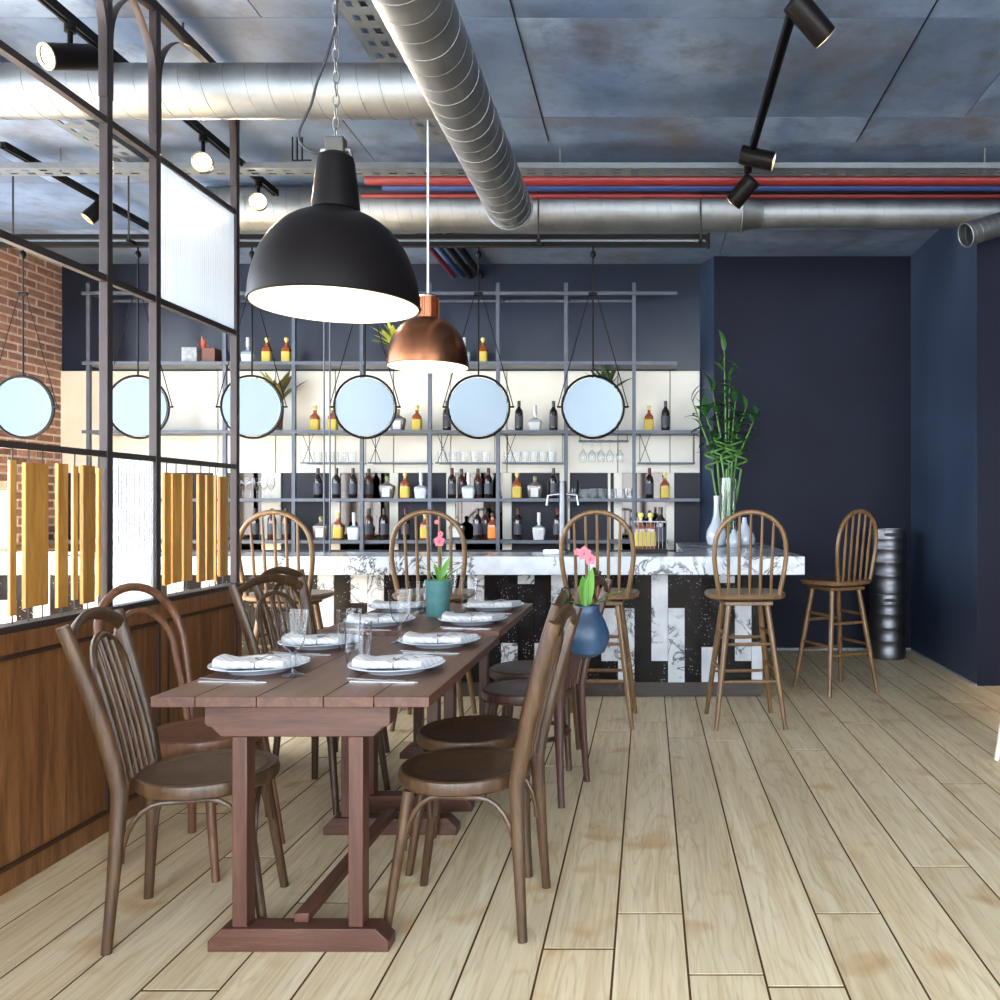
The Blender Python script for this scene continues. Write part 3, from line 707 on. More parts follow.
# ---- bottle crate on the counter
dc = 5.98
cr = thing('bottle_crate', 'dark wire crate holding small bottles on the marble counter', 'crate', (X(650.5,dc), dc, ZS1))
w2, dp, hc = 0.115, 0.08, Z(521,dc) - ZS1
MB().box(-w2, w2, -dp, dp, 0.0, 0.03).build('crate_base', M_black, cr)
MB().box(-w2,w2,-dp,-dp+0.006,hc-0.008,hc).box(-w2,w2,dp-0.006,dp,hc-0.008,hc).box(-w2,-w2+0.006,-dp+0.006,dp-0.006,hc-0.008,hc).box(w2-0.006,w2,-dp+0.006,dp-0.006,hc-0.008,hc).build('crate_rim', M_keg, cr)
for i in range(9):
    xx = -w2 + 0.004 + i*(2*w2-0.008)/8
    MB().cyl((xx,-dp+0.003,0.03),(xx,-dp+0.003,hc-0.008),0.0022,6).build('crate_wire', M_keg, cr)
    MB().cyl((xx,dp-0.003,0.03),(xx,dp-0.003,hc-0.008),0.0022,6).build('crate_wire', M_keg, cr)
for i, (xx, kd) in enumerate(((-0.068,'yellow'),(0.0,'yellow'),(0.07,'wine'))):
    dup(proto[kd], (X(650.5,dc)+xx, dc, ZS1+0.0305), 0, ('amber whisky bottle with yellow label' if kd == 'yellow' else 'dark wine bottle') + ' inside the wire crate', 'bottles in the wire crate')

# ================================================================== VASES ON THE COUNTER RETURN
def vase(name, label, loc, prof, mat, cat='vase', n=28):
    return tag(MB().lathe(prof, n).build(name, mat, None, loc=loc), label, cat)
d = 6.95
vase('bottle_vase', 'tall slender white bottle vase on the counter end', (X(716.5,d), d, ZS1), [(0.045,0),(0.072,0.02),(0.086,0.075),(0.078,0.13),(0.045,0.19),(0.026,0.25),(0.022,0.33),(0.026,0.41),(0.020,0.41),(0.017,0.33),(0.0,0.32)], M_porcelain)
vase('round_vase', 'squat round white vase with short neck beside glass vase', (X(729.5,7.08)+0.01, 6.82, ZS1), [(0.04,0),(0.06,0.02),(0.066,0.05),(0.05,0.09),(0.022,0.115),(0.016,0.14),(0.012,0.14),(0.0,0.10)], M_porcelain)
vase('teardrop_vase', 'teardrop white vase with narrow neck at counter edge', (X(744.5,d), d, ZS1), [(0.05,0),(0.078,0.02),(0.088,0.06),(0.075,0.105),(0.040,0.155),(0.022,0.19),(0.018,0.235),(0.014,0.235),(0.0,0.18)], M_porcelain)
d = 7.18
gv = thing('glass_vase', 'tall clear glass cylinder vase holding lucky bamboo stems', 'vase', (X(728,d), d, ZS1))
hv = Z(478, d) - ZS1
MB().lathe([(0.0,0.0),(0.072,0.0),(0.075,0.005),(0.075,hv),(0.072,hv),(0.072,0.012),(0,0.012)], 28).build('vase_wall', M_glass, gv)
bp = thing('lucky_bamboo', 'tall lucky bamboo with curled green stems and leafy tops', 'plant', (X(728,d), d, ZS1 + 0.0125))
rnd = random.Random(21)
leafm = leaf_mesh('leaf', 0.16, 0.055, M_leaf, 0.45)
tops = [(-0.30,1.22,1),(-0.20,1.12,0),(-0.13,1.30,1),(-0.03,1.66,2),(0.07,1.25,0),(0.16,1.15,1),(0.24,1.08,2),(0.02,1.38,1)]
for i, (tx, th, cv) in enumerate(tops):
    pts = []; bx = rnd.uniform(-0.04,0.04); by = rnd.uniform(-0.04,0.04); ux = tx*0.45; 
    zc_ = 0.62 + 0.06*(i % 3)
    for q in range(8): t_ = q/7; pts.append((bx + (ux-bx)*t_, by, zc_*t_))
    if cv != 9:
        cr_ = 0.05
        for q in range(1, 31):
            a = q/30*2*PI*1.5; pts.append((ux + (cr_*math.sin(a))*(1 if i%2 else -1), by + cr_*(1-math.cos(a))*0.6, zc_ + 0.15*q/30))
        z1 = zc_ + 0.15; x1 = pts[-1][0]; y1 = pts[-1][1]
    for q in range(1, 7): t_ = q/6; pts.append((x1 + (tx-x1)*t_, y1, z1 + (th-z1)*t_))
    st = MB().tube(pts, [0.0088]*38 + [0.0088 - 0.001*q for q in range(len(pts)-38)], 7).build('stem', M_stem, bp)
    nl = 16 if th < 1.5 else 22
    for q in range(nl):
        t_ = q/(nl-1); zz = z1 - 0.03 + (th - z1 + 0.03)*t_; xx = x1 + (tx-x1)*t_
        el = math.radians(rnd.uniform(-10,60) if q < nl-2 else 80); s = rnd.uniform(0.6,1.05)
        inst(leafm, 'leaf', bp, (xx, y1, zz), (el, 0, rnd.uniform(0,2*PI)), (s,s,s))

# ================================================================== HANGING MIRRORS
DM = 6.0
rail = thing('mirror_rail', 'long black double ceiling rail above the bar counter', 'rail', (0, DM, 0))
xr = X(707, DM); xl = XL + 0.05
MB().box(xl, xr, -0.02, 0.02, Z(239.5,DM), Z(235,DM)).build('upper_bar', M_black, rail)
MB().box(xl, xr, -0.02, 0.02, Z(247,DM), Z(242.5,DM)).build('lower_bar', M_black, rail)
MB().box(xl, xr-0.01, 0.005, 0.012, Z(242.5,DM), Z(239.5,DM)).build('web', M_traym, rail)
MB().box(xr+0.0005, xr+0.02, -0.025, 0.025, Z(248,DM), Z(234,DM)).build('end_cap', M_black, rail)
for px in (22, 136, 320, 540, 700):
    MB().cyl((X(px,DM), -0.085, Z(244,DM)), (X(px,DM), -0.085, CEIL), 0.006, 8).build('hanger_rod', M_post, rail)
    MB().box(X(px,DM)-0.012, X(px,DM)+0.012, -0.095, -0.0205, Z(246,DM), Z(243,DM)).build('rod_bracket', M_black, rail)
zb = Z(247, DM)
mlabels = ['round hanging mirror in front of the red brick wall', 'round hanging mirror second from the brick wall', 'round hanging mirror in front of the olive plant', 'round hanging mirror below the black pendant lamp',
           'round hanging mirror below the copper pendant lamp, behind its shade', 'round hanging mirror in front of the dark spiky plant']
for i, px in enumerate((23, 138, 252, 365, 478.5, 593)):
    t = thing('hanging_mirror', mlabels[i], 'mirror', (X(px,DM), DM, Z(407,DM)), 0, 'round mirrors hanging over the bar')
    R = 0.203; M4 = Matrix.Rotation(math.radians(4.5), 4, 'X') @ Matrix.Rotation(PI/2, 4, 'X')
    mm = MB().lathe([(0.0,-0.006),(R,-0.006),(R,0.006),(0.0,0.006)], 48, M4).build('mirror_glass', M_mirror, t)
    fr = MB().ring(R+0.013, 0.008, 48, 8, M4).build('ring_frame', M_black, t)
    zt = zb - (Z(407,DM))
    MB().cyl((0,0,R+0.014),(0,0,zt+0.001),0.006,8).build('rod', M_black, t)
    MB().lathe([(0.006,-0.05),(0.018,-0.035),(0.022,-0.02),(0.014,0),(0.0,0.0)], 12, Matrix.Translation((0,0,zt-0.03))).build('rod_ball', M_black, t)
    zcl = Z(294,DM) - Z(407,DM)
    MB().cyl((-0.03,0,zcl),(0.03,0,zcl),0.014,10).build('clip', M_black, t)
    for s in (-1,1):
        MB().cyl((s*0.025,-0.005,zcl),(s*(R+0.042),-0.01,0.0),0.0035,6).build('side_wire', M_black, t)
        MB().cyl((s*(R+0.012),0,0),(s*(R+0.046),-0.01,0.0),0.007,8).build('pivot', M_black, t)
# thin twin rods from rail to counter
dr = thing('twin_rod', 'pair of thin steel rods from ceiling rail to counter', 'rod', (X(327,5.95), 5.95, ZS1))
for s in (-0.02, 0.02): MB().cyl((s,0,0),(s,0,Z(247,DM)-ZS1),0.0055,8).build('rod', M_rackmetal, dr)

# ================================================================== DUCTS AND PIPES
def duct(name, label, a, b, r, pitch, turns_mat=M_seam, wall=True, seamr=0.002, parent=None, slant=1.0):
    a, b = Vector(a), Vector(b); L = (b-a).length; t = (b-a).normalized()
    o = parent or thing(name, label, 'duct', a)
    org = a if parent is None else Vector(parent.location)
    u = Vector((0,0,1)) if abs(t.z) < 0.9 else Vector((1,0,0)); u = (u - t*t.dot(u)).normalized(); w = t.cross(u)
    Mx = Matrix(((u.x,w.x,t.x,a.x-org.x),(u.y,w.y,t.y,a.y-org.y),(u.z,w.z,t.z,a.z-org.z),(0,0,0,1)))
    MB().lathe([(r,0),(r,L)], 40, Mx, cap=False).build('duct_pipe', M_galv, o)
    n = 28; tot = int(L/pitch*n); pts = []
    for i in range(tot+1):
        an = 2*PI*i/n; pts.append(Mx @ Vector((r*math.cos(an), r*math.sin(an), pitch*i/n)))
    if len(pts) > 2: MB().tube(pts, seamr, 5).build('spiral_seam', turns_mat, o)
    MB().ring(r+0.001, 0.006, 40, 6, Mx, 'z', (0,0,L)).build('end_collar', M_galv, o)
    return o
dA = 5.0
kA = F/dA; zA = H + (CY-207)/kA; xA = X(509.7, dA)
duct('air_duct', 'large galvanised spiral duct running lengthwise over the room', (xA, -1.2, zA), (xA, dA, zA), 22.3/kA, 0.115)
zB = 3.31; dB = F*(zB-H)/(CY-91.5)
duct('air_duct', 'galvanised spiral duct crossing above the wooden partition', (XL+0.01, dB, zB), (X(475, dB), dB, zB), 25.7*dB/F, 0.105)
dC = 6.1; zCc = Z(210, dC); rC = 22*dC/F
c_o = duct('air_duct', 'long galvanised spiral duct over the bar, reducing in width', (X(211,dC), dC, zCc), (X(741,dC), dC, zCc), rC, 0.095)
org = Vector(c_o.location)
MB().lathe([(rC,0.0),(rC*0.97,0.03),(rC*0.8,0.06),(rC*0.4,0.08),(0,0.085)], 40, Matrix(((0,0,-1,0),(0,1,0,0),(1,0,0,0),(0,0,0,1))), cap=False).build('end_cap', M_galv, c_o)
xa, xb = X(741,dC), X(762,dC); r2 = 15.2*dC/F; z2 = Z(212.5, dC)
m = MB().tube([(xa-org.x,0,0),(xb-org.x,0,z2-zCc)], [rC, r2], 40, cap=False).build('reducer', M_galv, c_o)
duct('', '', (xb, dC, z2), (4.9, dC, z2), r2, 0.115, parent=c_o)
MB().ring(r2+0.002, 0.006, 40, 6, None, 'x', (xb-org.x, 0, z2-zCc)).build('end_collar', M_galv, c_o)
duct('air_duct', 'short small spiral duct stub hanging at the right wall corner', (X(1030,5.85), 5.86, Z(212,5.86)-0.02), (X(966,5.75), 5.75, Z(235,5.75)), 0.078, 0.05)
# horizontal water pipes
def pipe(name, label, a, b, r, mat, n=14, cat='pipe', group=None):
    o = MB().cyl((0,0,0), Vector(b)-Vector(a), r, n).build(name, mat, None, loc=a); return tag(o, label, cat, group)
xe = 4.9
pipe('red_pipe', 'thick red pipe under the ceiling in front of the duct', (X(366,5.62),5.62,Z(179,5.62)), (xe,5.62,Z(179,5.62)), 6*5.62/F, M_red)
pipe('blue_pipe', 'blue pipe running beside the thick red pipe', (X(383,5.72),5.72,Z(187,5.72)), (xe,5.72,Z(187,5.72)), 4*5.72/F, M_blue)
pipe('black_pipe', 'thin black pipe running beside the blue pipe', (X(700,5.80),5.80,Z(192,5.80)), (xe,5.80,Z(192,5.80)), 2.2*5.8/F, M_black)
pipe('thin_red_pipe', 'thin red pipe lying close to the large duct', (X(362,5.87),5.87,Z(195.5,5.87)), (xe,5.87,Z(195.5,5.87)), 2.6*5.87/F, M_red)
for px, mt, nm, lb in ((432,M_red,'red_branch_pipe','short red pipe end on ceiling behind the mirror rail'),(441,M_blue,'blue_branch_pipe','short blue pipe end on ceiling behind the mirror rail'),(451,M_black,'black_branch_pipe','short black pipe end on ceiling behind the mirror rail'),(462,M_black,'black_branch_pipe','second short black pipe end beside the first black one')):
    x0 = X(px, 7.25); pipe(nm, lb, (x0, 6.6, Z(250,7.25)), (x0, BARY-0.002, Z(250,7.25)), 0.022 if mt is not M_black else 0.030, mt)
# cable trays with punched slots
def ctray(name, label, origin, length, width, ax, slot=0.05, pitch=0.11, rows=2):
    o = thing(name, label, 'cable tray', origin)
    mb = MB(); hgt = 0.034; th = 0.002
    cw = width/(rows*2+1)
    n = int(length/pitch)
    def b(l0,l1,w0,w1,z0,z1):
        if ax == 'y': mb.box(w0,w1,l0,l1,z0,z1)
        else: mb.box(l0,l1,w0,w1,z0,z1)
    for i in range(rows+1): b(0,length,i*2*cw,i*2*cw+cw,0,th)
    for r in range(rows):
        w0 = cw + r*2*cw
        for i in range(n+1):
            b(i*pitch, min(i*pitch+pitch-slot, length), w0, w0+cw, 0, th)
    mb.build('tray_plate', M_traym, o, smooth=False)
    mb = MB(); b(0,length,-0.003,-0.0005,0,hgt); mb.build('tray_side', M_traym, o, smooth=False)
    mb = MB(); b(0,length,width+0.0005,width+0.003,0,hgt); mb.build('tray_side', M_traym, o, smooth=False)
    return o
ctray('cable_tray', 'perforated steel cable tray beside the lengthwise duct', (-1.38, -1.0, 3.532), 6.3, 0.165, 'y')
ctray('cable_tray', 'perforated steel cable tray above the space behind partition', (-3.40, -1.0, 3.50), 6.8, 0.20, 'y', rows=2)
ct = ctray('cable_tray', 'perforated steel cable tray crossing in front of red pipe', (XL+0.05, 5.40, Z(168,5.4)), 4.9-XL-0.05, 0.13, 'x', rows=2)
for px in (60, 330, 560, 770, 985):
    MB().cyl((X(px,5.46)-ct.location.x, 0.065, 0.002), (X(px,5.46)-ct.location.x, 0.065, CEIL-ct.location.z), 0.005, 6).build('hanger_rod', M_traym, ct)
# conduits on the ceiling
for (x0, y0, x1, y1, nm) in ((-0.62,0.0,-0.62,5.35,'thin dark conduit along the ceiling near the lengthwise duct'),(1.30,0.0,1.30,5.35,'thin dark conduit along the ceiling above the bar stools')):
    pipe('conduit', nm, (x0,y0,CEIL-0.004), (x1,y1,CEIL-0.004), 0.0032, M_black, 8, 'conduit')
# small ceiling bracket near the tray
bk = thing('pipe_bracket', 'small black welded bracket hanging at the crossing tray', 'bracket', (X(300,5.3), 5.3, CEIL))
for s in (0.0, 0.03, 0.06): MB().box(-0.05+s,-0.043+s,-0.004,0.004,-0.14,0).build('bracket_bar', M_black, bk)
MB().box(-0.05,0.07,-0.004,0.004,-0.147,-0.1405).build('bracket_bar', M_black, bk)

# ================================================================== TRACK LIGHTS
def spot_light(name, parent_loc, aim, energy):
    l = bpy.data.lights.new(name, 'SPOT'); l.energy = energy; l.color = (1.0,0.74,0.46); l.spot_size = math.radians(62); l.spot_blend = 0.7; l.shadow_soft_size = 0.04
    o = bpy.data.objects.new(name, l); COL.objects.link(o); o.location = parent_loc
    o.rotation_euler = Vector(aim).to_track_quat('-Z','Y').to_euler(); return o
def track_head(label, pivot, center, aim, L=0.22, r=0.055, energy=40, mount=None):
    """cylinder spotlight hung from a track at pivot; its body centred at center, facing aim"""
    pivot, center, aim = Vector(pivot), Vector(center), Vector(aim).normalized()
    t = thing('track_spotlight', label, 'spotlight', pivot)
    c = center - pivot
    u = aim.orthogonal().normalized(); w = aim.cross(u)
    Mx = Matrix(((u.x,w.x,aim.x,c.x),(u.y,w.y,aim.y,c.y),(u.z,w.z,aim.z,c.z),(0,0,0,1)))
    MB().lathe([(0,-L/2),(r*0.96,-L/2),(r,-L/2+0.005),(r,L/2),(r-0.004,L/2),(r-0.006,L/2-0.02),(0,L/2-0.02)], 28, Mx).build('housing', M_black, t)
    MB().lathe([(0,L/2-0.018),(r-0.010,L/2-0.018),(r-0.010,L/2-0.014),(0,L/2-0.012)], 28, Mx).build('lens', M_spot, t)
    MB().ring(r-0.004, 0.0045, 28, 6, Mx, 'z', (0,0,L/2)).build('rim', M_brass, t)
    top = c + Vector((0,0,r*0.9))
    MB().cyl((0,0,-0.002), (0,0,-0.035), 0.024, 12).build('adapter', M_black, t)
    MB().cyl((0,0,-0.03), top, 0.011, 10).build('stem', M_black, t)
    spot_light('track_lamp', center + aim*(L/2+0.012), aim, energy)
    return t
def track(label, x, y0, y1, z):
    o = MB().box(-0.018,0.018,0,y1-y0,0,0.03).box(-0.018,-0.006,0,y1-y0,-0.012,-0.0005).box(0.006,0.018,0,y1-y0,-0.012,-0.0005).build('lighting_track', M_black, None, loc=(x,y0,z))
    tag(o, label, 'track'); return o
XT = -2.56; ZT = 3.45
track('black lighting track beside the partition, lengthwise under the ceiling', XT, 1.0, 5.92, ZT)
for d, py, ax, ay, lb, en in ((3.81,57,(-0.42,-0.90,-0.44),0,'black track spotlight above the partition facing sideways',30), (4.95,163,(0.40,-0.89,-0.30),0,'black track spotlight beyond partition posts facing the tables',30), (5.65,202,(0.40,-0.91,-0.28),0,'black track spotlight at the far end by the duct over bar',25)):
    track_head(lb, (XT, d, ZT-0.012), (XT, d, Z(py,d)), ax, 0.22, 0.055, en)
track('black lighting track over the space behind the partition', -3.90, 5.2, 6.75, 3.48)
track_head('black track spotlight over the space behind the partition', (-3.90, 6.1, 3.468), (-3.90, 6.1, Z(218,6.1)+0.06), (-0.5,-0.3,-0.7), 0.2, 0.05, 45)
XT2 = 0.62; ZT2 = 3.42
track('black lighting track above the open plank floor', XT2, 3.3, 5.4, ZT2)
track_head('black track spotlight at the track end away from bar', (XT2, 3.62, ZT2-0.012), (XT2+0.055, 3.60, Z(14,3.6)-0.02), (0.62,0.30,-0.50), 0.20, 0.055, 170)
track_head('black track spotlight facing right in front of the red pipe', (XT2, 5.12, ZT2-0.012), (X(757,5.12), 5.12, Z(158,5.12)), (0.90,-0.10,-0.25), 0.20, 0.055, 60)
track_head('black track spotlight angled down at the duct beside red pipe', (XT2, 5.33, ZT2-0.012), (X(743,5.33), 5.33, Z(191,5.33)), (-0.42,0.35,-0.42), 0.18, 0.055, 25)

# ================================================================== PENDANT LAMPS
dP = 2.70; kP = F/dP; zR = H + (CY-305)/kP; xP = X(336,dP); RP = 81.5/kP
pend = thing('dome_pendant_lamp', 'large black dome pendant lamp on a chain over the table', 'pendant lamp', (xP, dP, zR))
tilt = Matrix.Identity(4)
hd = 93/kP; prof = []
for i in range(15):
    t_ = i/14; a = t_*PI/2*0.90
    prof.append((RP*math.cos(a)**0.85, hd*math.sin(a)/math.sin(PI/2*0.90)))
rn = 23.5/kP
prof = [q for q in prof if q[0] > rn*1.02]
outer = [(RP+0.002,-0.003),(RP+0.004,0.0)] + prof + [(rn, hd)]
inner = [(max(q[0]-0.006, 0.0), q[1]-0.004) for q in reversed(prof)]
MB().lathe([(RP-0.004,-0.003)] + outer + [(rn-0.002,hd+0.002),(0,hd+0.002)], 56, cap=False).build('dome_shade', M_black, pend)
MB().lathe([(0,hd-0.02),(rn,hd-0.015)] + inner + [(RP-0.005,-0.002)], 56, cap=False).build('shade_lining', M_cream_in, pend)
hn = 58/kP; rn2 = 18.5/kP
MB().lathe([(rn,hd+0.003),(rn*1.0,hd+0.01),(rn2,hd+hn-0.03),(rn2*0.93,hd+hn-0.012),(rn2*0.6,hd+hn),(0,hd+hn)], 36).build('neck', M_black, pend)
br = MB().box(-0.03,0.03,-0.02,0.02,hd+hn+0.0005,hd+hn+0.05).build('cable_gland', M_socket, pend, bevel=0.005)
MB().tube([(-0.05,0,hd+hn-0.025),(-0.045,0,hd+hn+0.012),(0.045,0,hd+hn+0.012),(0.05,0,hd+hn-0.025)], 0.007, 8).build('bracket', M_chain, pend)
MB().lathe([(0,0.10),(0.03,0.11),(0.045,0.14),(0.03,0.175),(0,0.18)], 18).build('bulb', M_bulb, pend)
# chain (links) and cord hang straight: undo the tilt for them
inv = tilt.inverted()
zc0 = hd + hn + 0.052; top_w = CEIL - zR
base_w = tilt @ Vector((0,0,zc0))
mb = MB(); i = 0; z = base_w.z + 0.008; xw = base_w.x; Lk = 0.038
while z < top_w - 0.01:
    pts = []
    for q in range(14):
        a = 2*PI*q/14; w_ = 0.010*math.cos(a); h_ = 0.022*math.sin(a)
        p_ = Vector((xw + (w_ if i%2 else 0), (0 if i%2 else w_), z + h_)); pts.append(inv @ p_)
    mb.tube(pts, 0.0024, 5, closed=True); z += Lk - 0.002; i += 1
mb.build('chain', M_chain, pend)
cw = lambda px, py: inv @ Vector((X(px,dP)-xP, 0, Z(py,dP)-zR))
cp = [(321,153),(313,152),(303,146),(299,136),(302,124),(311,105),(315,90),(318,80),(325,62),(330,45),(335,28),(337,10),(338,-20),(338,-70),(338,CY-(CEIL-H)*kP)]
pts = []
for i in range(len(cp)-1):
    a, b = cp[i], cp[i+1]; p0 = cp[max(i-1,0)]; p3 = cp[min(i+2,len(cp)-1)]
    for q in range(5):
        t_ = q/5
        f_ = lambda n: 0.5*((2*a[n])+(-p0[n]+b[n])*t_+(2*p0[n]-5*a[n]+4*b[n]-p3[n])*t_*t_+(-p0[n]+3*a[n]-3*b[n]+p3[n])*t_**3)
        pts.append(cw(f_(0), f_(1)))
pts.append(cw(*cp[-1]))
MB().tube(pts, 0.0042, 7).build('power_cord', M_cord, pend)
def bulb_light(loc, e, r=0.05):
    l = bpy.data.lights.new('pendant_bulb', 'POINT'); l.energy = e; l.color = (1.0,0.84,0.62); l.shadow_soft_size = r
    o = bpy.data.objects.new('pendant_bulb', l); COL.objects.link(o); o.location = loc
bulb_light(tuple(Vector((xP,dP,zR)) + tilt @ Vector((0,0,0.055))), 1.0, 0.045)
dQ = 4.3; kQ = F/dQ; xQ = X(428,dQ); zQ = H + (CY-366.5)/kQ; RQ = 40/kQ
pc = thing('copper_pendant_lamp', 'small copper dome pendant lamp with ribbed neck on white rod', 'pendant lamp', (xQ,dQ,zQ))
hq = 48/kQ; prof = []
for i in range(13):
    a = i/12*PI/2*0.86; prof.append((RQ*math.cos(a)**0.8, hq*math.sin(a)/math.sin(PI/2*0.86)))
rq = 10.5/kQ
prof = [q for q in prof if q[0] > rq*1.05]
MB().lathe([(RQ-0.003,-0.002),(RQ+0.002,0.0)] + prof + [(rq,hq),(0,hq+0.001)], 48, cap=False).build('dome_shade', M_copper, pc)
MB().lathe([(0,hq-0.012),(rq,hq-0.01)] + [(q[0]-0.005,q[1]-0.003) for q in reversed(prof)] + [(RQ-0.004,-0.001)], 48, cap=False).build('shade_lining', M_cream_in, pc)
hk = 21/kQ; mb = MB().lathe([(rq*0.93,hq+0.002),(rq*0.93,hq+hk),(rq*0.7,hq+hk+0.008),(0,hq+hk+0.008)], 28)
mb.build('neck', M_copper, pc)
mb = MB()
for i in range(22):
    a = 2*PI*i/22; mb.box(-0.0028,0.0028,-0.003,0.003,hq+0.006,hq+hk-0.004, Matrix.Rotation(a,4,'Z') @ Matrix.Translation((rq*0.95,0,0)))
mb.build('neck_ribs', M_copper, pc)
MB().lathe([(rq*0.95,hq+hk-0.003),(rq*1.0,hq+hk+0.004),(rq*0.8,hq+hk+0.012),(0,hq+hk+0.013)], 28).build('neck_cap', M_steel, pc)
MB().cyl((0,0,hq+hk+0.012),(0,0,CEIL-zQ),0.0055,10).build('rod', M_whiterod, pc)
MB().lathe([(0,0.07),(0.025,0.08),(0.035,0.105),(0.022,0.135),(0,0.14)], 16).build('bulb', M_bulb, pc)
bulb_light((xQ,dQ,zQ+0.035), 0.8, 0.03)

# ================================================================== PARTITION SCREEN
XP = -2.19
part = thing('partition_screen', 'tall steel-framed partition with panelled wooden base and hanging boards', 'partition', (XP, 0, 0))
PYS = [3.475, 3.82, 4.56]; PYALL = [1.15, 2.35] + PYS
Y0P, Y1P = 0.75, 4.575
ZCAP = 0.884; RZ = [1.513, 2.22, 2.857]; ZQ2 = 3.50
hw = 0.0175
for y in PYALL:
    MB().box(-hw, hw, y-hw, y+hw, ZCAP+0.013, ZQ2).build('post', M_post, part, bevel=0.002)
MB().box(-hw, hw, Y0P, 4.60, ZQ2+0.0005, ZQ2+0.04).build('top_beam', M_post, part)
for y in (1.6, 3.2, 4.05): MB().cyl((0,y,ZQ2+0.04),(0,y,CEIL),0.006,8).build('hanger_rod', M_post, part)
def bays():
    ys = [Y0P] + PYALL
    return [(a+hw+0.0005 if i else a, b-hw-0.0005) for i,(a,b) in enumerate(zip(ys[:-1], ys[1:]))]
for i, z in enumerate(RZ):
    for a, b in bays():
        h = 0.012 if i == 0 else 0.014
        MB().box(-0.014, 0.014, a, b, z-h, z+h).build('rail', M_post, part)
def arc_brace(y, sgn, R=0.34):
    pts = []
    for q in range(13):
        a = q/12*PI/2; pts.append((0, y + sgn*(hw+0.004) + sgn*R*(1-math.cos(a)), ZQ2 - 0.006 - R + R*math.sin(a)))
    pts = [(0, y+sgn*(hw+0.004), ZQ2-R-0.25)] + pts
    vs = []; 
    MB().tube(pts, hw, 4, r2=0.005, side=(1,0,0)).build('arch_brace', M_post, part)
for y in PYALL: arc_brace(y, -1, 0.25 if y > 4 else 0.30)
for y in PYALL[:-1]: arc_brace(y, 1, 0.30)
# panelled base
wb = MB().box(-0.03, 0.012, Y0P, Y1P, 0.0, ZCAP-0.012).build('base_core', M_wains, part)
cap = MB().box(-0.045, 0.034, Y0P, Y1P+0.01, ZCAP-0.0115, ZCAP+0.0125).build('base_cap', M_post, part, bevel=0.003)
stiles = [Y0P+0.03, 2.35, 3.475, 3.835, 4.545]
MB().box(0.0125, 0.030, Y0P, Y1P, 0.0005, 0.075).build('bottom_rail', M_wains, part, bevel=0.002)
MB().box(0.0125, 0.030, Y0P, Y1P, ZCAP-0.085, ZCAP-0.012).build('top_rail', M_wains, part, bevel=0.002)
for y in stiles:
    MB().box(0.0125, 0.030, y-0.03, y+0.03, 0.0755, ZCAP-0.0855).build('stile', M_wains, part, bevel=0.002)
for a, b in zip(stiles[:-1], stiles[1:]):
    ya, yb = a+0.0305, b-0.0305; z0, z1 = 0.076, ZCAP-0.086
    mo = MB().box(0.0125,0.034,ya,yb,z0,z0+0.014).box(0.0125,0.034,ya,yb,z1-0.014,z1).box(0.0125,0.034,ya,ya+0.012,z0+0.014,z1-0.014).box(0.0125,0.034,yb-0.012,yb,z0+0.014,z1-0.014)
    mo.build('moulding', M_wdark, part)
    n = max(2, round((yb-ya-0.024)/0.12)); w_ = (yb-ya-0.024)/n
    for i in range(n):
        y0 = ya+0.012+i*w_
        MB().box(0, 0.009, -w_/2+0.0007, w_/2-0.0007, -(z1-z0-0.028)/2, (z1-z0-0.028)/2).build('wainscot_board', M_wains, part, loc=(0.0125, y0+w_/2, (z0+z1)/2), smooth=False)
# hanging boards on rods
def board(y, w_, yaw, z0=0.93, z1=1.462, x=0.0, th=0.014):
    o = MB().box(-th/2, th/2, -w_/2, w_/2, 0, z1-z0).build('hanging_board', M_board, part, bevel=0.0015, loc=(x, y, z0)); o.rotation_euler = (0,0,math.radians(yaw))
    for yy in ((-w_*0.3, w_*0.3) if w_ > 0.09 else (0,)):
        MB().cyl((yy*-math.sin(math.radians(yaw)) if False else 0, yy, z1-z0), (0, yy, RZ[0]-0.012-z0), 0.0026, 6).build('rod', M_post, o)
        MB().cyl((0, yy, ZCAP+0.0125-z0), (0, yy, 0), 0.0026, 6).build('rod', M_post, o)
for y, w_, yaw, dz in ((2.962,0.022,-20,0),(3.075,0.128,4,0.02),(3.212,0.050,-4,0.0),(3.285,0.020,-20,0.02),(3.360,0.082,5,0.0),(3.428,0.014,-10,0.02),
                   (2.86,0.07,4,0),(2.74,0.10,-6,0.02),(2.62,0.05,5,0),(2.50,0.10,-4,0.02),(2.2,0.10,5,0),(2.05,0.05,-9,0.02),(1.9,0.12,4,0),(1.72,0.08,-6,0),(1.55,0.11,5,0.02),(1.38,0.06,4,0),
                   (3.912,0.045,-4,0.02),(3.990,0.085,3,0.025),(4.085,0.070,-3,0.025),(4.212,0.065,3,0.01),(4.292,0.055,-5,0.01),(4.352,0.012,0,0.0),(4.430,0.090,3,0.02)):
    board(y, w_, yaw, 0.925+dz, 1.462 - dz*0.3)
# ribbed glass panels (reeded sheet)
def reeded(y0, y1, z0, z1):
    n = int((y1-y0)/0.018); vs = []; fs = []; m_ = 6
    for i in range(n*m_+1):
        y = y0 + (y1-y0)*i/(n*m_); xx = 0.006*abs(math.sin(PI*i/m_))
        vs += [(0.001+xx, y, z0), (0.001+xx, y, z1)]
    k = len(vs)//2
    for i in range(k-1): fs.append((2*i, 2*i+2, 2*i+3, 2*i+1))
    MB().add(vs, fs).build('ribbed_glass_panel', M_ribbed, part)
reeded(PYS[0]+hw+0.001, PYS[1]-hw-0.001, ZCAP+0.013, RZ[0]-0.0125)
reeded(PYS[1]+hw+0.001, PYS[2]-hw-0.001, RZ[1]+0.0145, RZ[2]-0.0145)

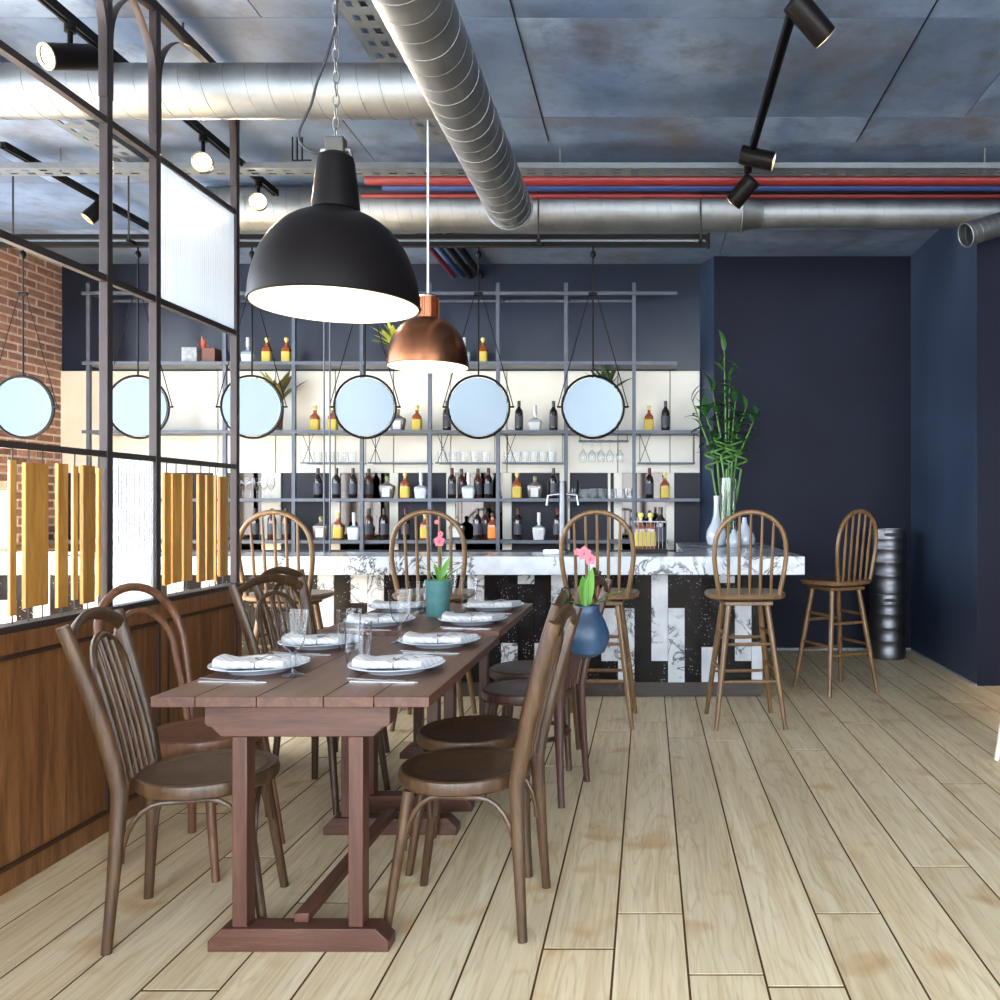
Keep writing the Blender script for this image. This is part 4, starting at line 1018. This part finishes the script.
# ================================================================== TABLES
def table(label, xc, y0, y1, w, zt, tr):
    t = thing('trestle_table', label, 'table', (xc, (y0+y1)/2, 0)); yc = (y0+y1)/2
    n = 5; th = 0.030
    ws = [0.8,1.1,1.2,0.9,1.0]; tot = sum(ws); x = -w/2
    for q in ws:
        pw = w*q/tot
        MB().box(-pw/2+0.0008, pw/2-0.0008, y0-yc, y1-yc, -th/2, th/2).build('tabletop_plank', M_table, t, bevel=0.0025, loc=(x+pw/2, 0, zt-th/2)); x += pw
    for yy in tr:
        y = yy - yc; z1 = zt-th-0.0005
        ah = 0.112
        MB().prism([(a_-0.026,b_) for a_,b_ in [(-0.272,z1),(0.272,z1),(0.272,z1-0.074),(0.262,z1-0.082),(0.252,z1-0.084),(0.224,z1-ah),(-0.224,z1-ah),(-0.252,z1-0.084),(-0.262,z1-0.082),(-0.272,z1-0.074)]], 1, y-0.03, y+0.03).build('apron', M_tablex, t, bevel=0.003)
        for s in (-1,1):
            MB().box(s*0.17-0.048, s*0.17-0.004, y-0.028, y+0.028, 0.0685, z1-ah-0.0005).build('leg', M_tablez, t, bevel=0.003)
        MB().prism([(a_-0.022,b_) for a_,b_ in [(-0.265,0.0),(0.265,0.0),(0.265,0.03),(0.225,0.068),(-0.225,0.068),(-0.265,0.03)]], 1, y-0.035, y+0.035).build('foot', M_tablex, t, bevel=0.003)
    MB().box(-0.048, -0.004, tr[0]-yc, tr[1]-yc, 0.069, 0.097).build('stretcher', M_table, t, bevel=0.003)
    for s in (-1,1):
        MB().box(s*0.27-0.012, s*0.27+0.012, tr[0]-yc+0.031, tr[1]-yc-0.031, zt-th-0.05, zt-th-0.0005).build('side_rail', M_table, t, bevel=0.002)
    return t
ZT1, ZTB = 0.77, 0.785
table('reddish wooden trestle table beside the partition, away from the bar', -1.0, 2.40, 3.535, 0.78, ZT1, (2.545, 3.44))
table('reddish wooden trestle table pushed end to end, nearer the bar', -0.995, 3.565, 4.60, 0.76, ZTB, (3.70, 4.47))

# ---- place settings
def bez(pts, n=24):
    out = []
    for i in range(n+1):
        t = i/n; q = [Vector(p) for p in pts]
        while len(q) > 1: q = [a.lerp(b, t) for a, b in zip(q[:-1], q[1:])]
        out.append(q[0])
    return out
plate_me = MB().lathe([(0.0,0.004),(0.085,0.004),(0.09,0.0),(0.095,0.0),(0.102,0.008),(0.150,0.020),(0.154,0.023),(0.153,0.025),(0.148,0.024),(0.102,0.013),(0.092,0.008),(0,0.008)], 48)
def napkin_mesh():
    """flat folded napkin: rounded rectangular layers, nipped in at the tie, one end folded up"""
    mb = MB(); nx, na = 26, 20; vs = []; fs = []
    for i in range(nx+1):
        t = i/nx; x = -0.118 + 0.236*t
        nip = math.exp(-((t-0.53)/0.06)**2)
        lift = max(0, 0.22-t)/0.22
        hh = 0.0145*(1-0.28*nip) + 0.003*lift; ww = 0.050*(1-0.12*nip) - 0.006*lift
        for j in range(na):
            a = 2*PI*j/na; c, d_ = math.cos(a), math.sin(a)
            c = math.copysign(abs(c)**0.42, c); d_ = math.copysign(abs(d_)**0.6, d_)
            wob = 1 + 0.06*math.sin(5*a + 7*t)
            vs.append((x + 0.018*c*(0.4+t), ww*c, hh + hh*d_*wob + 0.005*lift*lift*(1+c*0.6)))
    for i in range(nx):
        for j in range(na): fs.append((i*na+j, i*na+(j+1)%na, (i+1)*na+(j+1)%na, (i+1)*na+j))
    fs.append(tuple(reversed(range(na)))); fs.append(tuple(range(nx*na, (nx+1)*na)))
    zmin = min(v[2] for v in vs); vs = [(a,b,c-zmin) for a,b,c in vs]
    return mb.add(vs, fs)
nap_me = napkin_mesh().mesh('napkin_cloth', M_napkin)
tie = MB(); pts = [( 0.006, 0.051*math.copysign(abs(math.cos(2*PI*q/24))**0.5, math.cos(2*PI*q/24)), 0.0118+0.0118*math.copysign(abs(math.sin(2*PI*q/24))**0.6, math.sin(2*PI*q/24))) for q in range(24)]
tie.tube(pts, 0.0022, 5, closed=True)
tie.tube(bez([(0.006,0,0.024),(0.03,0.03,0.046),(0.06,0.012,0.036),(0.075,-0.005,0.030)]), 0.0018, 5).tube(bez([(0.006,0,0.024),(-0.02,-0.03,0.042),(0.03,-0.04,0.040),(0.05,-0.03,0.030)]), 0.0018, 5)
tie_me = tie.mesh('tie_cord', M_twine)
def fork_mb():
    mb = MB(); mb.box(-0.10,0.035,-0.004,0.004,0.002,0.0045).box(0.035,0.05,-0.011,0.011,0.002,0.0045)
    for q in range(4): yy = -0.0098 + q*0.0058; mb.box(0.05,0.095,yy,yy+0.0026,0.003,0.0050)
    return mb
M_cutlery = plain('cutlery_steel', (0.62,0.62,0.63), 0.30, 0.9, var=0.04)
fork_me = fork_mb().mesh('fork', M_cutlery, False)
knife_me = MB().prism([(-0.105,-0.006),(-0.02,-0.005),(0.0,-0.008),(0.095,-0.008),(0.105,0.0),(0.09,0.006),(0.0,0.005),(-0.105,0.006)], 2, 0.001, 0.0040).mesh('knife', M_cutlery, False)
pl_me = plate_me.mesh('dinner_plate', M_porcelain)
spots = [(260,667,ZT1,2.80),(397,668,ZT1,2.80),(321,643,ZT1,3.28),(440,640,ZT1,3.31),(380,620,ZTB,3.79),(473,618.5,ZTB,3.83),(400,606.5,ZTB,4.32),(494,605,ZTB,4.35)]
wh = ['table corner away from the bar', 'middle of the joined tables', 'just past the table joint', 'table end by the bar']
for i, (px, py, zt, d) in enumerate(spots):
    xx = X(px, d); side = 'partition side' if i % 2 == 0 else 'open floor side'; w_ = wh[i//2]
    rz = random.uniform(-0.12, 0.12)
    pl = bpy.data.objects.new('dinner_plate', pl_me); COL.objects.link(pl); pl.location = (xx, d, zt)
    tag(pl, 'white dinner plate, %s, %s' % (side, w_), 'plate', 'dinner plates on the tables')
    nk = thing('napkin', 'striped rolled napkin on plate, %s, %s' % (side, w_), 'napkin', (xx-0.005, d-0.005, zt+0.0085), rz + 0.05, 'rolled napkins on plates')
    inst(nap_me, 'cloth', nk); inst(tie_me, 'tie_cord', nk)
    s = -1 if i % 2 == 0 else 1
    dx = 0.03 if i % 2 == 0 else 0.04
    kn = bpy.data.objects.new('table_knife', knife_me); COL.objects.link(kn); kn.location = (xx + dx - 0.02, d - 0.185, zt + 0.0); kn.rotation_euler = (0,0,math.radians(-4))
    tag(kn, 'steel table knife by plate, %s, %s' % (side, w_), 'knife', 'table knives')
    fk = bpy.data.objects.new('fork', fork_me); COL.objects.link(fk); fk.location = (xx + dx - 0.055, d - 0.167, zt - 0.0012+0.0); fk.rotation_euler = (0,0,math.radians(-16))
    fk.location.y = d - 0.17; fk.location.z = zt - 0.0018
    kn.location.y = d - 0.205
    tag(fk, 'steel fork by plate, %s, %s' % (side, w_), 'fork', 'forks on the tables')
gob_prof = [(0.0,0.0),(0.034,0.0),(0.035,0.003),(0.012,0.010),(0.0075,0.02),(0.010,0.032),(0.007,0.044),(0.011,0.056),(0.007,0.068),(0.012,0.080),(0.028,0.092),(0.036,0.115),(0.040,0.15),(0.047,0.205),(0.0456,0.2055)]
gob = None
for px, py, zt, lb in ((293,676,ZT1,'cut glass goblet beside plate at table corner by the partition'),(400,643,ZT1,'cut glass goblet near the joint of the two tables'),(448,612.5,ZTB,'cut glass goblet right in front of the teal cup')):
    d = F*(H-zt)/(py-CY)
    o = MB().lathe(gob_prof, 24, cap=False).build('goblet', M_glass, None, loc=(X(px,d), d, zt)) if gob is None else gob.copy()
    if gob: COL.objects.link(o); o.location = (X(px,d), d, zt)
    gob = gob or o; tag(o, lb, 'glass', 'goblets on the tables')
tum2 = [(0.0,0.012),(0.033,0.011),(0.0345,0.0),(0.036,0.0),(0.0365,0.006),(0.045,0.150),(0.0436,0.1505)]
tb = None
for px, py, zt, lb in ((358,667,ZT1,'tall clear tumbler at the near middle beside open-floor plate'),(349,650,ZT1,'tall clear tumbler standing behind another tumbler'),(417,613,ZTB,'tall clear tumbler beside the teal cup, partition side'),(469,608,ZTB,'tall clear tumbler beside teal cup, open floor side')):
    d = F*(H-zt)/(py-CY); o = MB().lathe(tum2, 28, cap=False).build('tall_tumbler', M_glass, None, loc=(X(px,d), d, zt)) if tb is None else tb.copy()
    if tb: COL.objects.link(o); o.location = (X(px,d), d, zt)
    tb = tb or o; tag(o, lb, 'glass', 'tall tumblers on the tables')
# teal cup with orchid
def orchid(label, loc, stem_pts, leaves, blooms, leafL, extra_buds=()):
    t = thing('orchid', label, 'flower', loc)
    MB().tube(bez(stem_pts), 0.0022, 6).build('stem', M_stem, t)
    lm = leaf_mesh('leaf', leafL, leafL*0.24, M_leafbright, 0.30)
    for (x,y,z,el,az,s) in leaves: inst(lm, 'leaf', t, (x,y,z), (math.radians(el),0,math.radians(az)), (s,s,s))
    pet = leaf_mesh('petal', 0.030, 0.030, M_petal, 0.1, 4); lip = leaf_mesh('lip', 0.018, 0.014, M_petaldark, 0.5, 4)
    for (x,y,z,s) in blooms:
        fl = bpy.data.objects.new('bloom', MB().lathe([(0,-0.004),(0.005,0),(0,0.005)], 8).mesh('bloom', M_petaldark)); COL.objects.link(fl); fl.parent = t; fl.location = (x,y,z); fl.scale = (s,s,s)
        for q in range(5):
            a = math.radians(90+72*q); o = inst(pet, 'petal', fl, (0,0,0)); o.matrix_local = Matrix.Rotation(-a+PI/2,4,'Y') @ Matrix.Rotation(PI/2,4,'X') @ Matrix.Rotation(math.radians(8),4,'X')
        o = inst(lip, 'lip', fl, (0,-0.004,-0.002)); o.matrix_local = Matrix.Translation((0,-0.004,-0.002)) @ Matrix.Rotation(PI,4,'Y') @ Matrix.Rotation(PI/2*0.7,4,'X')
    return t
d = F*(H-ZTB)/(616-CY)
tc = (X(438,d), d, ZTB)
tag(MB().lathe([(0.0,0.0),(0.050,0.0),(0.052,0.004),(0.061,0.165),(0.062,0.170),(0.056,0.170),(0.050,0.15),(0.0,0.145)], 28).build('teal_cup', M_teal, None, loc=tc), 'teal ceramic cup holding an orchid on the table', 'cup')
kk = F/d
orchid('pink orchid growing in the teal cup', (tc[0], tc[1], ZTB+0.146), [(0,0,0),(0.03,0,0.12),(0.015,0,0.18),((440-438)/kk,0,(616-541)/kk-0.146)],
       [(0.015,0,0,75,-20,1.0),(0.01,0.01,0,70,40,0.8),(0.0,0.01,0,60,-80,0.9),(0.02,-0.01,0,55,-60,0.9),(-0.01,0,0,70,120,0.8)],
       [((440-438)/kk,-0.012,(616-541)/kk-0.146,0.95),((441-438)/kk,-0.008,(616-534)/kk-0.146,0.5),((437-438)/kk,-0.005,(616-522)/kk-0.146,0.4)], 0.15)

# ================================================================== CHAIRS
def yb(z):     # lean of the chair back
    if z <= 0.46: return -0.185 - 0.025*(1 - z/0.46)**1.3
    t = (z-0.46)/0.5; return -0.185 - 0.128*t**1.25
def make_chair(label, mat, seatmat, ring=False, double=False, spread=0.0):
    t = thing('bentwood_chair', label, 'chair')
    R = 0.205
    # seat ring and dished panel
    MB().lathe([(0.0,0.430),(R-0.010,0.430),(R,0.437),(R+0.003,0.455),(R-0.001,0.472),(R-0.008,0.476),(R-0.016,0.473)], 40).build('seat_frame', mat, t)
    MB().lathe([(0.0,0.467),(0.10,0.469),(R-0.030,0.4735),(R-0.016,0.4725)], 40).build('seat_panel', seatmat, t)
    for s in (-1,1):
        MB().tube([(s*0.172,0.195,0),(s*0.163,0.172,0.16),(s*0.150,0.148,0.32),(s*0.140,0.135,0.429)], [0.0135,0.0155,0.0175,0.0185], 10).build('front_leg', mat, t)
    if not double:
        zz = [0,0.1,0.2,0.3,0.4,0.46,0.55,0.65,0.75,0.85,0.93,0.958]
        for s in (-1,1):
            pts = []
            for z in zz:
                xx = 0.185 - 0.028*min(z/0.42,1) + (0.055*((z-0.46)/0.5)**1.3 if z > 0.46 else 0)
                pts.append((s*xx, yb(z) - (0.02 if z < 0.46 else 0.02), z))
            MB().tube(pts, [0.014,0.0145,0.015,0.016,0.0165,0.017,0.017,0.0165,0.016,0.016,0.015,0.014], 12, r2=[0.015,0.016,0.018,0.021,0.023,0.024,0.025,0.025,0.024,0.022,0.020,0.019], side=(1,0,0)).build('back_post', mat, t)
        pts = []
        for q in range(17):
            u = q/16; xx = -0.200 + 0.400*u; z = 0.912 + 0.058*math.sin(PI*u)**0.7
            pts.append((xx, yb(z) - 0.02, z))
        MB().tube(pts, 0.021, 10, r2=0.011, side=(0,0.3,1)).build('crest_rail', mat, t)
        pts = []; xi = 0.118
        for z in (0.476,0.55,0.65,0.75,0.82): pts.append((-xi, yb(z)-0.012, z))
        for q in range(1,12):
            a = PI*q/12; z = 0.80 + 0.105*math.sin(a); pts.append((-xi*math.cos(a), yb(z)-0.012, z))
        for z in (0.82,0.75,0.65,0.55,0.476): pts.append((xi, yb(z)-0.012, z))
        MB().tube(pts, 0.0105, 8).build('inner_hoop', mat, t)
        for xx in (-0.066,-0.022,0.022,0.066):
            zt = 0.80 + 0.105*math.sqrt(max(0,1-(xx/xi)**2)) - 0.006
            MB().tube([(xx, yb(z)-0.012, z) for z in (0.476,0.6,0.70,0.78,zt)], 0.0065, 7).build('spindle', mat, t)
    else:
        pts = []
        xo = 0.195
        for z in (0,0.12,0.25,0.38,0.46,0.58,0.70,0.79): pts.append((-(0.185 - 0.03*min(z/0.42,1) + 0.035*max(0,min(1,(z-0.46)/0.3))), yb(z)-0.02, z))
        x1 = -pts[-1][0]
        for q in range(1,16):
            a = PI*q/16; z = 0.79 + 0.205*math.sin(a)**0.9; pts.append((-x1*math.cos(a), yb(z)-0.02, z))
        pts += [(-p[0],p[1],p[2]) for p in reversed(pts[:8])]
        MB().tube(pts, 0.0155, 10).build('outer_hoop', mat, t)
        pts = []; xi = 0.135
        for z in (0.462,0.55,0.65,0.72): pts.append((-xi*0.95, yb(z)-0.014, z))
        for q in range(1,14):
            a = PI*q/14; z = 0.74 + 0.165*math.sin(a)**0.9; pts.append((-xi*math.cos(a), yb(z)-0.014, z))
        pts += [(-p[0],p[1],p[2]) for p in reversed(pts[:4])]
        MB().tube(pts, 0.0125, 9).build('inner_hoop', mat, t)
    if ring:
        MB().ring(0.178, 0.011, 40, 8, None, 'z', (0,-0.015,0.27)).build('ring_stretcher', mat, t)
    else:
        def brace(a, b):
            a, b = Vector(a), Vector(b); d_ = b-a; L = d_.length; d_.normalize(); pts = []
            h0 = 0.25; h1 = 0.418
            for q in range(7): an = q/6*PI/2; pts.append(a + d_*(0.11*(1-math.cos(an))) + Vector((0,0,h0+(h1-h0)*math.sin(an))))
            for q in range(7): an = PI/2 - q/6*PI/2; pts.append(b - d_*(0.11*(1-math.cos(an))) + Vector((0,0,h0+(h1-h0)*math.sin(an))))
            MB().tube(pts, 0.008, 8).build('knee_brace', mat, t)
        for s in (-1,1): brace((s*0.152,0.145,0),(s*0.160,-0.20,0))
        brace((-0.13,0.158,0),(0.13,0.158,0))
    return t
chA = make_chair('dark walnut spindle-back chair on partition side, farthest from the bar', M_chair, M_chairseat)
def face(dx, dy): return math.atan2(dy, dx) - PI/2
def place(o, x, y, fx, fy): o.location = (x, y, 0); o.rotation_euler = (0,0,face(fx,fy))
place(chA, -1.395, 2.735, 0.375, 0.09)
def chair_dup(src, lb, x, y, fx, fy):
    return dup(src, (x,y,0), face(fx,fy), lb)
chair_dup(chA, 'dark walnut spindle-back chair on open floor side, farthest from bar', -0.590, 2.772, -0.40, 0.03)
chair_dup(chA, 'dark walnut spindle-back chair carrying the blue hanging vase', -0.650, 3.21, -0.40, 0.0)
chair_dup(chA, 'dark walnut spindle-back chair on partition side, third from table corner', -1.44, 3.86, 0.36, -0.13)
chair_dup(chA, 'dark walnut spindle-back chair on partition side, closest to the bar', -1.60, 4.42, 0.36, -0.06)
chB = make_chair('chestnut double-hoop bentwood chair against the wooden partition', M_chairlight, M_chairlight, double=True)
place(chB, -1.645, 3.20, 0.35, -0.09)
chC = make_chair('reddish spindle-back chair with ring stretcher on open floor side', M_chairred, M_chairred, ring=True)
place(chC, -0.555, 3.95, -0.34, 0.08)
chD = chair_dup(chA, 'dark walnut spindle-back chair on open floor side, closest to bar', -0.61, 4.44, -0.4, 0.02)

# ---- blue vase hooked onto a chair back, with orchid
d = 3.30; kk = F/d; vx_, vz = X(587.5,d), Z(635,d)
rv = 21.5/kk
vt = thing('hanging_vase', 'round blue ceramic vase hooked onto a chair back', 'vase', (vx_, d, vz-rv-0.003))
MB().lathe([(0.0,0.0),(0.03,0.002),(0.066,0.022),(rv*1.03,0.070),(rv*1.0,0.10),(0.068,0.140),(0.050,0.170),(0.044,0.185),(0.046,0.20),(0.040,0.20),(0.037,0.185),(0.0,0.16)], 36).build('vase_body', M_bluevase, vt)
MB().tube([(-0.050,0,0.165),(-0.062,0,0.185),(-0.068,0,0.215),(-0.068,0,0.245),(-0.072,0,0.262),(-0.085,0,0.268),(-0.098,0,0.262),(-0.103,0,0.240),(-0.102,0,0.222)], 0.0035, 7).build('hook', M_black, vt)
orchid('pink orchid with bright green leaves in the blue vase', (vx_, d, vz-rv+0.16), [(0,0,0),(-0.005,0,0.12),(0.02,0,0.2),((587-588)/kk,0,(632-552)/kk+rv-0.16)],
       [(0,0,0.02,78,-10,1.0),(-0.01,0,0.02,60,8,1.0),(0.01,0,0.03,40,-95,0.95),(-0.01,0,0.03,25,85,0.8),(0.0,-0.01,0.03,30,-120,0.7)],
       [((585-588)/kk,-0.015,(632-550)/kk+rv-0.16,0.95),((591-588)/kk,-0.01,(632-556)/kk+rv-0.16,0.8),((578-588)/kk,0.0,(632-549)/kk+rv-0.16,0.5)], 0.17)

# ================================================================== BAR STOOLS
def make_stool(label):
    t = thing('bar_stool', label, 'stool', group='windsor bar stools')
    Zs = 0.79
    # saddle seat: rounded rectangle
    def outline(w, dpt, n=36, e=3.2):
        out = []
        for i in range(n):
            a = 2*PI*i/n; c, s = math.cos(a), math.sin(a)
            out.append((w*math.copysign(abs(c)**(2/e), c), dpt*math.copysign(abs(s)**(2/e), s)))
        return out
    vs = []; fs = []; lev = [(0.215,0.185,Zs-0.038),(0.235,0.205,Zs-0.028),(0.238,0.208,Zs-0.010),(0.230,0.200,Zs),(0.15,0.13,Zs-0.007),(0.05,0.05,Zs-0.012)]
    for w_, d_, z in lev: vs += [(x,y,z) for x,y in outline(w_, d_)]
    n = 36
    for i in range(len(lev)-1):
        for j in range(n): fs.append((i*n+j, i*n+(j+1)%n, (i+1)*n+(j+1)%n, (i+1)*n+j))
    fs.append(tuple(reversed(range(n)))); fs.append(tuple(range((len(lev)-1)*n, len(lev)*n)))
    MB().add(vs, fs).build('seat', M_stoolseat, t)
    MB().box(-0.145,0.145,-0.145,0.145,Zs-0.072,Zs-0.0485).build('swivel_plate', M_stool, t, bevel=0.004)
    MB().lathe([(0.11,Zs-0.048),(0.11,Zs-0.0385)], 24).build('swivel_ring', M_black, t)
    a0, a1 = 0.115, 0.205; zt = Zs-0.073
    def lp(sx, sy, z): k = a1 + (a0-a1)*z/zt; return Vector((sx*k, sy*k, z))
    for sx in (-1,1):
        for sy in (-1,1):
            MB().tube([lp(sx,sy,0), lp(sx,sy,0.25), lp(sx,sy,0.5), lp(sx,sy,zt)], [0.0135,0.0175,0.0185,0.0175], 10).build('leg', M_stool, t)
    for (p_, q_, z1, z2) in (((-1,-1),(1,-1),0.275,0.49),((-1,1),(1,1),0.275,0.49),((-1,-1),(-1,1),0.335,0.545),((1,-1),(1,1),0.335,0.545)):
        for z in (z1, z2):
            a, b = lp(*p_, z), lp(*q_, z); mid = (a+b)/2
            MB().tube([a, a.lerp(b,0.25), mid, a.lerp(b,0.75), b], [0.008,0.0105,0.0115,0.0105,0.008], 8).build('stretcher', M_stool, t)
    def ybk(z): return -0.165 - 0.05*(z-Zs)/0.48
    pts = []
    for (xx, z) in ((0.175,0.775),(0.190,0.85),(0.204,0.93),(0.212,1.0),(0.210,1.06)): pts.append((-xx, ybk(z), z))
    for q in range(1,16):
        a = PI*q/16; z = 1.06 + 0.212*math.sin(a)**0.95; pts.append((-0.210*math.cos(a), ybk(z), z))
    pts += [(-p[0],p[1],p[2]) for p in reversed(pts[:5])]
    MB().tube(pts, 0.0145, 10).build('back_bow', M_stool, t)
    for xx in (-0.125,-0.0625,0,0.0625,0.125):
        xt = xx*1.08; z1 = 1.06 + 0.212*(max(0,1-(xt/0.21)**2))**0.5 - 0.008
        MB().tube([(xx,ybk(Zs-0.01),Zs-0.012),(xx*1.03,ybk(0.95),0.95),(xt,ybk(z1),z1)], [0.0085,0.010,0.0075], 8).build('spindle', M_stool, t)
    return t
st = make_stool('windsor bar stool at counter behind the dining tables, beside partition end')
st.location = (-2.14, 5.13, 0)
dup(st, (X(434,5.17), 5.2, 0), math.radians(2), 'windsor bar stool at counter, second from the partition')
dup(st, (X(599.5,5.15), 5.23, 0), math.radians(-2), 'windsor bar stool at counter, behind the blue vase')
dup(st, (0.585, 5.215, 0), math.radians(4), 'windsor bar stool at counter in front of the white vases')
st5 = dup(st, (1.335, 6.13, 0), math.radians(25), 'windsor bar stool turned sideways beside the steel kegs')
for ch in st5.children:
    if ch.name.split('.')[0] in ('seat', 'back_bow', 'spindle', 'swivel_ring'): ch.rotation_euler = (0, 0, math.radians(14))

# ================================================================== KEGS
def keg(label, loc):
    t = thing('beer_keg', label, 'keg', loc, 0, 'stacked steel kegs')
    r = 0.156; h = 0.555; pr = [(0.0,0.03),(r-0.03,0.03),(r-0.012,0.0),(r-0.004,0.0),(r,0.012),(r,0.075),(r-0.0035,0.082)]
    for zc in (0.16, 0.275, 0.39):
        pr += [(r-0.0035,zc-0.016),(r-0.001,zc-0.012),(r-0.001,zc+0.012),(r-0.0035,zc+0.016)]
    pr += [(r-0.0035,h-0.092),(r,h-0.085)]
    MB().lathe(pr, 44).build('keg_shell', M_keg, t)
    MB().lathe([(r-0.001,h-0.0845),(r,h-0.012),(r-0.004,h),(r-0.012,h),(r-0.014,h-0.08),(0.03,h-0.06),(0,h-0.058)], 44).build('keg_collar', M_keg, t)
    for az in (-95, 85):
        vs = []; fs = []; n = 12
        for q in range(n+1):
            u = -1 + 2*q/n; hz = 0.015*max(0.05, 1-abs(u)**4)**0.5; an = math.radians(az) + 0.055*u/r
            vs += [((r+0.0012)*math.cos(an), (r+0.0012)*math.sin(an), h-0.047+hz), ((r+0.0012)*math.cos(an), (r+0.0012)*math.sin(an), h-0.047-hz)]
        for q in range(n): fs.append((2*q, 2*q+1, 2*q+3, 2*q+2))
        MB().add(vs, fs).build('handle_slot', M_cord, t)
    return t
dk = 7.45
keg('lower steel beer keg standing on the floor by the navy wall', (X(887,dk), dk, 0.0))
keg('upper steel beer keg stacked on top of another keg', (X(887,dk)+0.002, dk, 0.556))

# ================================================================== PALE ARMCHAIR AT THE RIGHT
ac = thing('pale_armchair', 'pale painted wooden armchair standing on the open plank floor', 'chair', (2.126, 4.265, 0), math.radians(200))
for sx, sy in ((-1,-1),(1,-1),(-1,1),(1,1)):
    MB().tube([(sx*0.26,sy*0.26,0),(sx*0.22,sy*0.21,0.42)], [0.013,0.02], 10).build('leg', M_palewood, ac)
MB().lathe([(0,0.42),(0.25,0.42),(0.275,0.435),(0.275,0.45),(0.24,0.46),(0,0.452)], 36, None, (3,0.95)).build('seat', M_palewood, ac)
pts = []
for q in range(25):
    a = PI*(1.0 + q/24); pts.append((0.345*math.cos(a)*(1+0.04*abs(math.cos(a))), 0.29*math.sin(a), 0.70 + 0.10*math.sin(PI*q/24)))
pts = [(-0.35,0.14,0.69)] + pts + [(0.35,0.14,0.69)]
MB().tube(pts, 0.017, 10, r2=0.022).build('arm_rail', M_palewood, ac)
for q in (1,4,8,11,14,17,21,25):
    p_ = Vector(pts[q]); MB().cyl((p_.x*0.82,p_.y*0.82,0.45),(p_.x,p_.y,p_.z),0.008,8).build('spindle', M_palewood, ac)
